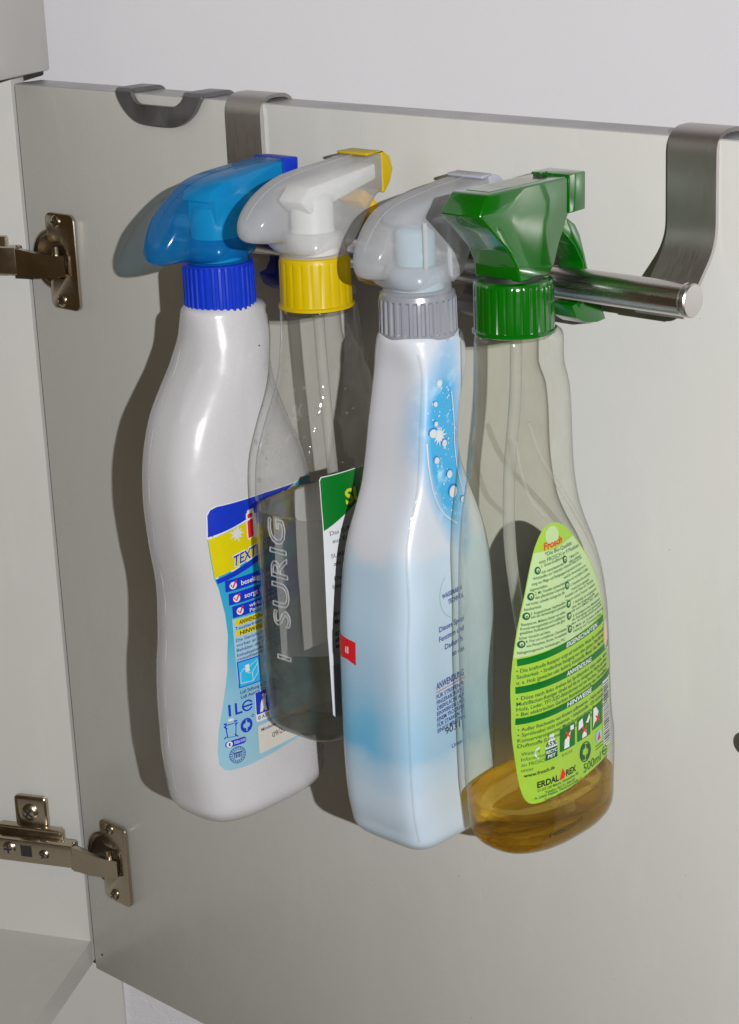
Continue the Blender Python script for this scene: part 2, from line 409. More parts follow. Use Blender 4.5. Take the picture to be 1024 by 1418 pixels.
def screw(c, axis, r, parent, name='screw', rot=0.4, mat='nickel'):
    """pan head with a dark cross recess, one mesh"""
    ax = Vector(axis).normalized(); a = ax.orthogonal().normalized(); b = ax.cross(a); c = Vector(c); seg = 24
    prof = [(r, -0.0002), (r, r * 0.12), (r * 0.85, r * 0.3), (r * 0.5, r * 0.42), (r * 0.1, r * 0.46)]
    V, Fc = stack([[tuple(c + ax * h + (a * math.cos(2 * math.pi * j / seg) + b * math.sin(2 * math.pi * j / seg)) * q) for j in range(seg)] for q, h in prof])
    mi = [0] * len(Fc)
    for k in (0, 1):
        an = rot + k * math.pi / 2; d = a * math.cos(an) + b * math.sin(an); e = ax.cross(d); n0 = len(V)
        for h in (r * 0.2, r * 0.49 + k * 0.00004):
            V += [tuple(c + d * u * r * 0.62 + e * w * r * 0.13 + ax * h) for u, w in ((-1, -1), (1, -1), (1, 1), (-1, 1))]
        Fc += [tuple(n0 + q for q in f) for f in ((3, 2, 1, 0), (4, 5, 6, 7), (0, 1, 5, 4), (1, 2, 6, 5), (2, 3, 7, 6), (3, 0, 4, 7))]; mi += [1] * 6
    return mk(name, V, Fc, None, parent, True, 32, [mat, 'dark'], mi)

# ------------------------------------------------------------------ setting: wall, cabinet, door
def slab(name, p, d, n, length, depth, z0, z1, mat, parent=None, bev=0.0008):
    """panel from corner p along d (horizontal), thickness along n"""
    d = Vector(d).normalized(); n = Vector(n).normalized()
    m4 = Matrix(((d.x, n.x, 0, p[0]), (d.y, n.y, 0, p[1]), (0, 0, 1, 0), (0, 0, 0, 1)))
    return box(name, 0, length, 0, depth, z0, z1, mat, parent, bev, m4)

wd = Vector((math.cos(math.radians(30)), math.sin(math.radians(30)), 0)); wn = Vector((-wd.y, wd.x, 0))
wall = slab('wall', Vector((-0.03, 0.06, 0)) - wd * 0.8, wd, wn, 2.6, 0.05, -0.6, 1.4, 'wall', None, 0)
wall['kind'] = 'structure'
fp = slab('filler_board', Vector((-0.03, 0.06, 0)) - wd * 0.62, wd, -wn, 0.6065, 0.004, -0.6, 0.50, 'cabinet', None, 0.0006)
tag(fp, 'plain white filler board on the wall under the door corner', 'board')

s_ = Vector((math.cos(math.radians(-155)), math.sin(math.radians(-155)), 0)); sn = Vector((-s_.y, s_.x, 0))
fd = Vector((math.cos(math.radians(-60)), math.sin(math.radians(-60)), 0)); fo = Vector((-fd.y, fd.x, 0))   # fo: out of the cabinet
cab = thing('kitchen_cabinet', (0, 0, 0), 'white cabinet with its hinged door swung open, bottles hanging inside the door', 'cabinet')
slab('side_panel', s_ * 0.0022, s_, -sn, 0.42, 0.016, 0.0036, 0.75, 'cabinet', cab, 0.0006)
# floor panel: a wedge between the side panel and the front edge
a0 = Vector((-0.0012, 0, 0)); fl_pts = [a0 + s_ * 0.001, a0 + fd * 0.42, a0 + fd * 0.42 + s_ * 0.42, a0 + s_ * 0.42]
V = [(p.x, p.y, z) for z in (0.0034, 0.0194) for p in fl_pts]
mk('floor_panel', V, [(3, 2, 1, 0), (4, 5, 6, 7), (0, 1, 5, 4), (1, 2, 6, 5), (2, 3, 7, 6), (3, 0, 4, 7)], 'cabinet', cab, False)
dd = Vector((math.cos(math.radians(-70)), math.sin(math.radians(-70)), 0)); dn = Vector((dd.y, -dd.x, 0))
slab('drawer_front', (0.0001, 0.0261, 0), dd, dn, 0.42, 0.017, 0.565, 0.80, 'cabinet', cab, 0.0012)

HD = 0.56; TD = 0.0195
door = box('door', 0, 0.596, 0, TD, 0, HD, 'door', cab, 0.0007)
box('shaded_edge_band', 0.0004, 0.5956, 0.0006, TD - 0.0006, HD - 0.0002, HD + 0.0004, 'edge', door)  # added thin strip, painted darker for the shade on the door top
lathe('screw_cover', [(0.0055, 0), (0.0055, 0.0008), (0.0048, 0.0014), (0.001, 0.0016)], (0.4861, -0.0001, 0.2962), (0, -1, 0), 'hook', door)
lathe('drill_hole', [(0.0009, 0), (0.0008, 0.0002), (0.0001, 0.0003)], (0.008, -0.0001, 0.0129), (0, -1, 0), 'dark', door, 10)

# ------------------------------------------------------------------ hinges
def hinge(zc, label, long_arm):
    # cup flange plate on the door, with a notch where the cup opens
    x0, x1, h = 0.0205, 0.045, 0.0272
    out = []
    def rc(cx, cz, a0, a1, r=0.004):
        for k in range(5):
            a = math.radians(a0 + (a1 - a0) * k / 4); out.append((cx + r * math.cos(a), cz + r * math.sin(a)))
    rc(x1 - .004, zc + h - .004, 90, 0); rc(x1 - .004, zc - h + .004, 0, -90); rc(x0 + .004, zc - h + .004, -90, -180)
    out += [(x0, zc - 0.012), (x0 + .004, zc - 0.010), (x0 + 0.013, zc - 0.0095)]
    out += [(x0 + 0.0165, zc - 0.006), (x0 + 0.0165, zc + 0.006)]
    out += [(x0 + 0.013, zc + 0.0095), (x0 + .004, zc + 0.010), (x0, zc + 0.012)]
    rc(x0 + .004, zc + h - .004, 180, 90)
    t = prism('hinge', out, -0.0003, -0.0026, 'nickel', cab, 0.0005, 2, 'y', 25); t['label'] = label
    # cup: half-round dish in front of the hole
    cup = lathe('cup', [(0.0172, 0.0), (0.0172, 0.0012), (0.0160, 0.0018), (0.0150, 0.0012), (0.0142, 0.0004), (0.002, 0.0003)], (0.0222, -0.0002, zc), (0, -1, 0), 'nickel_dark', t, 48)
    tube('pivot_pin', [(0.030, -0.0045, zc - 0.0088), (0.030, -0.0045, zc + 0.0088)], 0.0021, 'nickel', t, 12, 2)
    for dz in (-0.0225, 0.0225): screw((0.0297, -0.0026, zc + dz), (0, -1, 0), 0.0036, t, 'screw', 0.5 + dz * 20)
    # bent arm from the cup to the side panel
    kn = s_ * 0.0015 + sn * 0.0125
    path = [(0.0365, -0.0035), (0.030, -0.0068), (0.018, -0.0105), (kn.x + 0.004, kn.y + 0.001), (kn.x, kn.y)]
    rings = []
    P = [Vector((a, b, 0)) for a, b in path]
    hh = [0.0058, 0.0064, 0.0072, 0.0080, 0.0082]
    for i, q in enumerate(P):
        d = (P[min(i + 1, len(P) - 1)] - P[max(i - 1, 0)]).normalized(); n = Vector((-d.y, d.x, 0)) * 0.0016
        rings.append([(q.x + n.x, q.y + n.y, zc - 0.002 + hh[i]), (q.x + n.x, q.y + n.y, zc - 0.002 - hh[i]), (q.x - n.x, q.y - n.y, zc - 0.002 - hh[i]), (q.x - n.x, q.y - n.y, zc - 0.002 + hh[i])])
    V, Fc = stack(rings); mk('hinge_arm', V, Fc, 'nickel', t, True, 30)
    m4 = Matrix(((s_.x, sn.x, 0, 0), (s_.y, sn.y, 0, 0), (0, 0, 1, 0), (0, 0, 0, 1)))
    zl = zc - 0.001
    # arm body lying along the side panel
    body = box('arm_body', 0.0015, 0.075, 0.0045, 0.0140, zl - 0.0078, zl + 0.0080, 'nickel', t, 0.0012, m4)
    base = box('base_plate', 0.012, 0.070, 0.0003, 0.0046, zl - 0.0105, zl + 0.0125, 'nickel', t, 0.0012, m4)
    def SP(u, n, z): return tuple(s_ * u + sn * n + Vector((0, 0, z)))
    screw(SP(0.0215, 0.0141, zl - 0.0005), sn, 0.0035, t); screw(SP(0.0455, 0.0141, zl + 0.0015), sn, 0.0044, t, 'screw', 0.9)
    box('adjusting_slot', 0.030, 0.0375, 0.0138, 0.0143, zl - 0.003, zl + 0.0045, 'dark', t, 0, m4)
    for u in (0.0025, 0.010): lathe('rivet', [(0.0012, 0), (0.001, 0.0006), (0.0003, 0.0009)], SP(u, 0.009, zl + 0.0079), (0, 0, 1), 'nickel', t, 12)
    if long_arm:
        pl = box('mounting_tab', 0.0225, 0.0445, 0.0003, 0.0032, zl + 0.0120, zl + 0.0335, 'nickel', t, 0.0028, m4, 3)
        screw(SP(0.0345, 0.0032, zl + 0.0225), sn, 0.0056, t, 'screw', 0.2)
        box('tab_step', 0.013, 0.056, 0.0003, 0.0064, zl + 0.0095, zl + 0.0135, 'nickel', t, 0.0012, m4)
    return t
hinge(0.4635, 'nickel concealed hinge beside the blue sprayer head, upper of the two', False)
hinge(0.0870, 'nickel concealed hinge near the cabinet floor, long arm with mounting tab', True)

# ------------------------------------------------------------------ over-door rack
RY, RZ, RR = -0.027, 0.499, 0.007
rack = thing('over_door_rail', (0.32, 0.0, 0.56), 'brushed steel towel rail on two straps hooked over the door', 'rail')
for xa, xb in ((0.4443, 0.4686), (0.1748, 0.1999)):
    sweep_strip('strap', [(TD + 0.0018, 0.525), (TD + 0.0018, 0.5630), (-0.0013, 0.5630), (-0.0013, 0.5165), (-0.0212, 0.49370), (-0.0250, 0.4908)],
                xa, xb, 0.0019, 'strap', rack)
rl = lathe('rail', [(0.0062, 0.0), (RR, 0.0006), (RR, 0.3075), (0.0062, 0.308)], (0.1640, RY, RZ), (1, 0, 0), 'rail', rack, 48)
for x, sg in ((0.4722, 1), (0.1638, -1)):
    lathe('end_cap', [(0.0060, 0.0), (0.0060, 0.0004), (0.0071, 0.0006), (0.0071, 0.0024), (0.0066, 0.0030), (0.001, 0.0031)], (x, RY, RZ), (sg, 0, 0), 'steel', rack, 40)

# ------------------------------------------------------------------ grey U hook over the door
hk = thing('door_hook', (0.124, 0, 0.56), 'small grey U-shaped metal hook hanging over the door top', 'hook')
def smooth_poly(pts, sub=6, closed=False):
    P = [Vector(q) for q in pts]; out = []
    for i in range(len(P) - 1):
        p0 = P[max(i - 1, 0)]; p1 = P[i]; p2 = P[i + 1]; p3 = P[min(i + 2, len(P) - 1)]
        for k in range(sub):
            t = k / sub
            out.append(0.5 * ((2 * p1) + (p2 - p0) * t + (2 * p0 - 5 * p1 + 4 * p2 - p3) * t * t + (3 * p1 - p0 - 3 * p2 + p3) * t ** 3))
    out.append(P[-1]); return out
oc = smooth_poly([(.0913, .5603), (.0935, .5560), (.0985, .5505), (.1060, .5462), (.1160, .5447), (.1340, .5447), (.1430, .5468), (.1510, .5520), (.1555, .5575), (.1578, .5603)])
ic = smooth_poly([(.1036, .5603), (.1046, .5582), (.1068, .5560), (.1105, .5552), (.1230, .5551), (.1345, .5551), (.1390, .5562), (.1425, .5582), (.1445, .5603)])
m_ = len(oc); ic2 = [ic[round(i * (len(ic) - 1) / (m_ - 1))] for i in range(m_)]
V = []; Fc = []
for y in (-0.0005, -0.0030):
    V += [(a.x, y, a.y) for a in oc] + [(b.x, y, b.y) for b in ic2]
n2 = 2 * m_
for i in range(m_ - 1):
    Fc += [(i, i + 1, m_ + i + 1, m_ + i), (n2 + i, n2 + m_ + i, n2 + m_ + i + 1, n2 + i + 1), (i, n2 + i, n2 + i + 1, i + 1), (m_ + i, m_ + i + 1, n2 + m_ + i + 1, n2 + m_ + i)]
Fc += [(0, m_, n2 + m_, n2), (m_ - 1, n2 + m_ - 1, n2 + n2 - 1, n2 - 1)]
mk('hook_loop', V, Fc, 'hook', hk, True, 40)
for xa, xb in ((.0914, .1036), (.1446, .1577)):
    sweep_strip('hook_tab', [(-0.00175, 0.5600), (-0.00175, 0.5618), (TD + 0.0017, 0.5618), (TD + 0.0017, 0.548)], xa, xb, 0.0024, 'hook', hk)

# ------------------------------------------------------------------ bottles: profile tables (z, y centre, half width y, half thickness x, squareness), metres
AX = dict(blue=0.2240, yel=0.2894, sil=0.3520, grn=0.4064)
PROF = dict(
 blue=[(0.47, -0.0564, 0.02174, 0.018, 2.2), (0.45841, -0.05682, 0.02159, 0.02008, 2.4857), (0.44681, -0.06033, 0.02179, 0.02181, 2.7714), (0.43522, -0.06342, 0.0267, 0.02278, 2.8429),
   (0.42362, -0.0651, 0.03255, 0.02375, 2.8905), (0.41203, -0.06465, 0.0372, 0.02472, 2.9381), (0.40044, -0.06317, 0.04103, 0.02569, 2.9857), (0.38884, -0.062, 0.043, 0.02666, 3.0095),
   (0.37725, -0.06074, 0.04437, 0.02712, 3.0231), (0.36565, -0.05982, 0.04431, 0.02731, 3.0367), (0.35406, -0.05904, 0.04373, 0.0275, 3.0503), (0.34247, -0.05821, 0.04267, 0.0277, 3.064),
   (0.33087, -0.05796, 0.04222, 0.02789, 3.0776), (0.31928, -0.0584, 0.04242, 0.028, 3.0912), (0.30769, -0.05895, 0.04285, 0.028, 3.1048), (0.29609, -0.05996, 0.04371, 0.028, 3.1184),
   (0.2845, -0.06056, 0.0441, 0.028, 3.132), (0.2729, -0.06089, 0.04415, 0.028, 3.1456), (0.26131, -0.06102, 0.04385, 0.028, 3.1592), (0.24972, -0.06116, 0.04356, 0.028, 3.1728),
   (0.23812, -0.06086, 0.0426, 0.028, 3.1864), (0.22653, -0.06042, 0.04142, 0.028, 3.2), (0.22356, -0.06042, 0.04105, 0.02763, 3.2), (0.22077, -0.06042, 0.03995, 0.02653, 3.2),
   (0.21835, -0.06042, 0.0382, 0.02478, 3.2), (0.21643, -0.06042, 0.0359, 0.02248, 3.2), (0.21514, -0.06042, 0.03321, 0.01978, 3.2), (0.21456, -0.06042, 0.03027, 0.01685, 3.2)],
 yel=[(0.478, -0.05601, 0.01812, 0.0175, 2.2), (0.46871, -0.05578, 0.01745, 0.01821, 2.3905), (0.45942, -0.05522, 0.01824, 0.01893, 2.581), (0.45014, -0.05481, 0.01992, 0.01964, 2.6857),
   (0.44085, -0.05501, 0.02302, 0.02036, 2.7809), (0.43156, -0.0556, 0.02725, 0.02107, 2.8762), (0.42227, -0.05584, 0.03135, 0.02179, 2.9714), (0.41298, -0.05595, 0.03467, 0.02267, 3.0191),
   (0.40369, -0.05529, 0.03672, 0.02362, 3.0463), (0.39441, -0.05447, 0.03761, 0.02457, 3.0735), (0.38512, -0.05371, 0.03793, 0.02552, 3.1007), (0.37583, -0.05341, 0.03786, 0.026, 3.1279),
   (0.36654, -0.05341, 0.03781, 0.026, 3.1551), (0.35725, -0.05341, 0.03776, 0.026, 3.1823), (0.34796, -0.05343, 0.03774, 0.026, 3.2095), (0.33868, -0.05359, 0.03758, 0.026, 3.2367),
   (0.32939, -0.0538, 0.03735, 0.026, 3.2639), (0.3201, -0.05402, 0.03712, 0.026, 3.2912), (0.31081, -0.05412, 0.03671, 0.026, 3.3184), (0.30152, -0.05437, 0.03613, 0.026, 3.3456),
   (0.29224, -0.05462, 0.03555, 0.026, 3.3728), (0.28295, -0.05444, 0.0343, 0.026, 3.4), (0.28047, -0.05444, 0.03398, 0.02569, 3.4), (0.27815, -0.05444, 0.03307, 0.02478, 3.4),
   (0.27613, -0.05444, 0.03161, 0.02332, 3.4), (0.27453, -0.05444, 0.0297, 0.0214, 3.4), (0.27346, -0.05444, 0.02745, 0.01915, 3.4), (0.27297, -0.05444, 0.025, 0.01671, 3.4)],
 sil=[(0.474, -0.05725, 0.01839, 0.017, 2.6), (0.46329, -0.05737, 0.01637, 0.01748, 4.1079), (0.45257, -0.06009, 0.01441, 0.01795, 4.6028), (0.44186, -0.06262, 0.01352, 0.01843, 4.7417),
   (0.43115, -0.06429, 0.01346, 0.0189, 4.8806), (0.42043, -0.06479, 0.0147, 0.01938, 5.0194), (0.40972, -0.06419, 0.01809, 0.01986, 5.1583), (0.39901, -0.064, 0.02324, 0.02033, 5.2),
   (0.3883, -0.06432, 0.02742, 0.02143, 5.2), (0.37758, -0.06437, 0.02966, 0.02286, 5.2), (0.36687, -0.06456, 0.03033, 0.02429, 5.2), (0.35616, -0.06498, 0.03092, 0.025, 5.2),
   (0.34544, -0.06542, 0.03189, 0.025, 5.2), (0.33473, -0.06583, 0.03218, 0.025, 5.2), (0.32402, -0.06609, 0.03208, 0.025, 5.2), (0.3133, -0.06636, 0.03198, 0.025, 5.2),
   (0.30259, -0.0666, 0.03185, 0.025, 5.2), (0.29188, -0.06678, 0.03165, 0.025, 5.2), (0.28117, -0.06692, 0.03141, 0.025, 5.2), (0.27045, -0.06686, 0.03093, 0.025, 5.2),
   (0.25974, -0.06662, 0.03026, 0.025, 5.2), (0.24903, -0.06568, 0.02878, 0.025, 5.2), (0.2468, -0.06568, 0.0285, 0.02472, 5.2), (0.24471, -0.06568, 0.02768, 0.0239, 5.2),
   (0.24289, -0.06568, 0.02637, 0.02259, 5.2), (0.24145, -0.06568, 0.02464, 0.02086, 5.2), (0.24049, -0.06568, 0.02262, 0.01884, 5.2), (0.24005, -0.06568, 0.02042, 0.01664, 5.2)],
 grn=[(0.48, -0.05511, 0.02071, 0.017, 2.1), (0.4695, -0.05535, 0.02018, 0.0174, 2.1952), (0.459, -0.05385, 0.02175, 0.01779, 2.2905), (0.4485, -0.0538, 0.02249, 0.01819, 2.3214),
   (0.438, -0.05438, 0.02307, 0.01859, 2.3452), (0.4275, -0.05512, 0.02417, 0.01898, 2.3691), (0.417, -0.0558, 0.02605, 0.01938, 2.3929), (0.4065, -0.0559, 0.02808, 0.0205, 2.4),
   (0.396, -0.05448, 0.03064, 0.02193, 2.4), (0.3855, -0.05231, 0.03351, 0.02336, 2.4), (0.375, -0.05045, 0.03522, 0.02479, 2.4), (0.3645, -0.04919, 0.03655, 0.0255, 2.4),
   (0.354, -0.04841, 0.03798, 0.0255, 2.4), (0.3435, -0.04811, 0.03867, 0.0255, 2.4), (0.333, -0.04781, 0.03905, 0.0255, 2.4), (0.3225, -0.04758, 0.03933, 0.0255, 2.4),
   (0.312, -0.04697, 0.03915, 0.0255, 2.4), (0.3015, -0.04644, 0.03943, 0.0255, 2.4), (0.291, -0.04544, 0.04026, 0.0255, 2.4), (0.2805, -0.04518, 0.04023, 0.0255, 2.4),
   (0.27, -0.04494, 0.03928, 0.0255, 2.4), (0.25949, -0.04458, 0.03835, 0.0255, 2.4), (0.25653, -0.04458, 0.03798, 0.02513, 2.4), (0.25374, -0.04458, 0.03689, 0.02403, 2.4),
   (0.25132, -0.04458, 0.03514, 0.02228, 2.4), (0.2494, -0.04458, 0.03284, 0.01998, 2.4), (0.24811, -0.04458, 0.03014, 0.01728, 2.4), (0.24752, -0.04458, 0.0272, 0.01435, 2.4)],
)

for k in PROF: PROF[k] = sorted(PROF[k])
Y0 = -0.058

class Body:
    def __init__(self, key): self.k = key; self.x0 = AX[key]; self.tab = PROF[key]
    def at(self, z): return catmull(self.tab, z)
    def ring(self, z, seg=88, inset=0.0):
        yc, w, t, n = self.at(z); w -= inset; t -= inset; e = 2.0 / n
        return [(self.x0 + t * spow(math.cos(a), e), yc + w * spow(math.sin(a), e), z) for a in (2 * math.pi * j / seg for j in range(seg))]
    def zs(self, z0, z1, step=0.0035):
        tz = [r[0] for r in self.tab]; lo = tz[6]
        zz = [z for z in tz[:7] if z0 <= z <= z1]; m = max(2, int((z1 - max(lo, z0)) / step))
        zz += [max(lo, z0) + (z1 - max(lo, z0)) * i / m for i in range(m + 1)]
        zz = sorted(zz); return [z for i, z in enumerate(zz) if i == 0 or z - zz[i - 1] > 1e-5]
    def F(self, y, z):
        yc, w, t, n = self.at(z); q = min(abs((y - yc) / w), 0.995); return self.x0 + t * (1 - q ** n) ** (1 / n)
    def onx(self, y, z, off=0.0, side=1):
        x = self.F(y, z); h = 0.0008
        dy = (self.F(y + h, z) - self.F(y - h, z)) / (2 * h); dz = (self.F(y, z + h) - self.F(y, z - h)) / (2 * h)
        nv = Vector((1, -dy, -dz)).normalized() * off; p = Vector((x, y, z)) + nv
        if side < 0: p.x = 2 * self.x0 - p.x
        return p
    def ony(self, x, z, off=0.0):
        def G(x, z):
            yc, w, t, n = self.at(z); q = min(abs(x / t), 0.99); return yc - w * (1 - q ** n) ** (1 / n)
        h = 0.0008; dx = (G(x + h, z) - G(x - h, z)) / (2 * h); dz = (G(x, z + h) - G(x, z - h)) / (2 * h)
        nv = Vector((dx, -1, dz)).normalized() * off
        return Vector((self.x0 + x, G(x, z), z)) + nv

def make_body(name, B, mat, parent, neck_r, ztop, shoulder=0.004, zs=None):
    rings = [B.ring(z) for z in B.zs(B.tab[0][0], B.tab[-1][0])]
    z = B.tab[-1][0]; yc, w, t, n = B.at(z); seg = 88
    for k in range(1, 7):
        a = k / 6 * math.pi / 2
        f = 1 - math.cos(a); zz = z + shoulder * math.sin(a)
        ww = w + (neck_r + 0.0008 - w) * f; tt = t + (neck_r + 0.0008 - t) * f; nn = n + (2 - n) * f; cy = yc + (Y0 - yc) * f
        rings.append([(B.x0 + tt * spow(math.cos(q), 2 / nn), cy + ww * spow(math.sin(q), 2 / nn), zz) for q in (2 * math.pi * j / seg for j in range(seg))])
    for r, zz in ((neck_r, z + shoulder + 0.0004), (neck_r, ztop)):
        rings.append([(B.x0 + r * math.cos(q), Y0 + r * math.sin(q), zz) for q in (2 * math.pi * j / seg for j in range(seg))])
    V, Fc = stack(rings); return mk(name, V, Fc, mat, parent, True, None)

def make_liquid(name, B, mat, parent, level, inset=0.0006):
    rings = [B.ring(z if i else z + 0.0006, 88, inset) for i, z in enumerate(B.zs(B.tab[0][0], level))]
    yc, w, t, n = B.at(level)
    # meniscus: turn the edge in and close the top
    e = 2 / n
    for g in (0.0006, 0.002, 0.006):
        rings.append([(B.x0 + (t - inset - g) * spow(math.cos(a), e), yc + (w - inset - g) * spow(math.sin(a), e), level - 0.0003 * (1 if g < 0.001 else 1.6)) for a in (2 * math.pi * j / 88 for j in range(88))])
    V, Fc = stack(rings); return mk(name, V, Fc, mat, parent, True, 60)

def cap(B, z0, z1, r, ribs, mat, parent, depth=0.0006, flange=0.0, top=0.0012, duty=0.5, name='screw_cap'):
    per = 6; seg = ribs * per; rings = []
    def rg(z, rr, rib):
        o = []
        for j in range(seg):
            ph = (j % per) / per
            k = rib * (1 if ph < duty else 0) * depth
            a = 2 * math.pi * j / seg; o.append((B.x0 + (rr - depth * (1 if rib else 0) + k) * math.cos(a), Y0 + (rr - depth * (1 if rib else 0) + k) * math.sin(a), z))
        return o
    rings.append(rg(z0, r - 0.0012 + flange, 0)); rings.append(rg(z0 + 0.0005, r + flange, 0)); rings.append(rg(z0 + 0.0016, r + flange, 0))
    rings.append(rg(z0 + 0.0022, r, 0.0)); rings.append(rg(z0 + 0.0028, r, 1)); rings.append(rg(z1 - top - 0.0012, r - 0.0002, 1))
    rings.append(rg(z1 - top, r - 0.0004, 0)); rings.append(rg(z1 - top * 0.35, r - 0.0009, 0)); rings.append(rg(z1, r - 0.0022, 0))
    V, Fc = stack(rings); return mk(name, V, Fc, mat, parent, True, 28)

def loft(name, st, x0, mat, parent, seg=48, sub=4, angle=40):
    """stations along y: (y, z bottom, z top, half width, squareness) in mm"""
    tab = sorted(tuple(q) for q in st); ys = []
    for i in range(len(tab) - 1):
        ys += [tab[i][0] + (tab[i + 1][0] - tab[i][0]) * k / sub for k in range(sub)]
    ys.append(tab[-1][0]); rings = []
    for y in ys:
        zb, zt, hw, n = catmull(tab, y); c = (zb + zt) / 2; h = (zt - zb) / 2; e = 2 / n
        rings.append([(x0 + hw * 1e-3 * spow(math.cos(a), e), y * 1e-3, (c + h * spow(math.sin(a), e)) * 1e-3) for a in (2 * math.pi * (j + 0.5) / seg for j in range(seg))])
    V, Fc = stack(rings); o = mk(name, V, Fc, mat, parent, True, angle); seam(st, x0, mat, o); return o

def seam(st, x0, mat, parent):
    """parting line of the two mould halves along the top of a lofted head"""
    tab = sorted(tuple(q) for q in st); y0, y1 = tab[1][0], tab[-1][0]
    pts = [(x0, (y0 + (y1 - y0) * k / 24) * 1e-3, (catmull(tab, y0 + (y1 - y0) * k / 24)[1] - 0.04) * 1e-3) for k in range(25)]
    return tube('mould_seam', pts, 0.00022, mat, parent, 6, 2)

def trigger(B, dz, hw, mat, parent, name='trigger'):
    """hand lever: pivots under the nozzle, runs down behind the rail, spoon-shaped tip; dz shifts it in mm"""
    out = [(-30, 528), (-24, 524), (-20.8, 519), (-17.2, 509), (-14.5, 500), (-10.5, 492), (-6.0, 485.5), (-2.8, 479), (-9, 478.6), (-18, 480), (-24, 483.5),
           (-27.0, 489.2), (-21.6, 490.4), (-18.9, 494), (-18.6, 500), (-19.4, 507), (-25, 515), (-34, 523)]
    o = prism(name, [(a, b + dz) for a, b in out], B.x0 - hw * 1e-3, B.x0 + hw * 1e-3, mat, parent, 0.0009, 2)
    prism('finger_rib', [(-15.2, 501 + dz), (-11, 493.2 + dz), (-6.8, 487 + dz), (-6.0, 487.6 + dz), (-10.2, 493.8 + dz), (-14.4, 501.6 + dz)], B.x0 - 0.001, B.x0 + 0.001, mat, o)
    return o

# ------------------------------------------------------------------ flat print on curved faces
TXT = {}
def text_mesh(s, bold=0.0, outline=False):
    key = (s, bold, outline)
    if key in TXT: return TXT[key]
    c = bpy.data.curves.new('t', 'FONT'); c.body = s; c.size = 1.0; c.offset = bold; c.resolution_u = 3 if not outline else 5
    if outline: c.fill_mode = 'NONE' if False else 'BOTH'
    o = bpy.data.objects.new('t', c); COL.objects.link(o)
    dg = bpy.context.evaluated_depsgraph_get(); me = o.evaluated_get(dg).to_mesh()
    V = [tuple(v.co) for v in me.vertices]; Fc = [tuple(p.vertices) for p in me.polygons]; E_ = [tuple(e.vertices) for e in me.edges]
    bnd = {}
    for f in Fc:
        for i in range(len(f)):
            k = tuple(sorted((f[i], f[(i + 1) % len(f)]))); bnd[k] = bnd.get(k, 0) + 1
    E2 = [k for k, n in bnd.items() if n == 1]
    o.evaluated_get(dg).to_mesh_clear(); bpy.data.objects.remove(o); bpy.data.curves.remove(c)
    TXT[key] = (V, Fc, E2); return TXT[key]

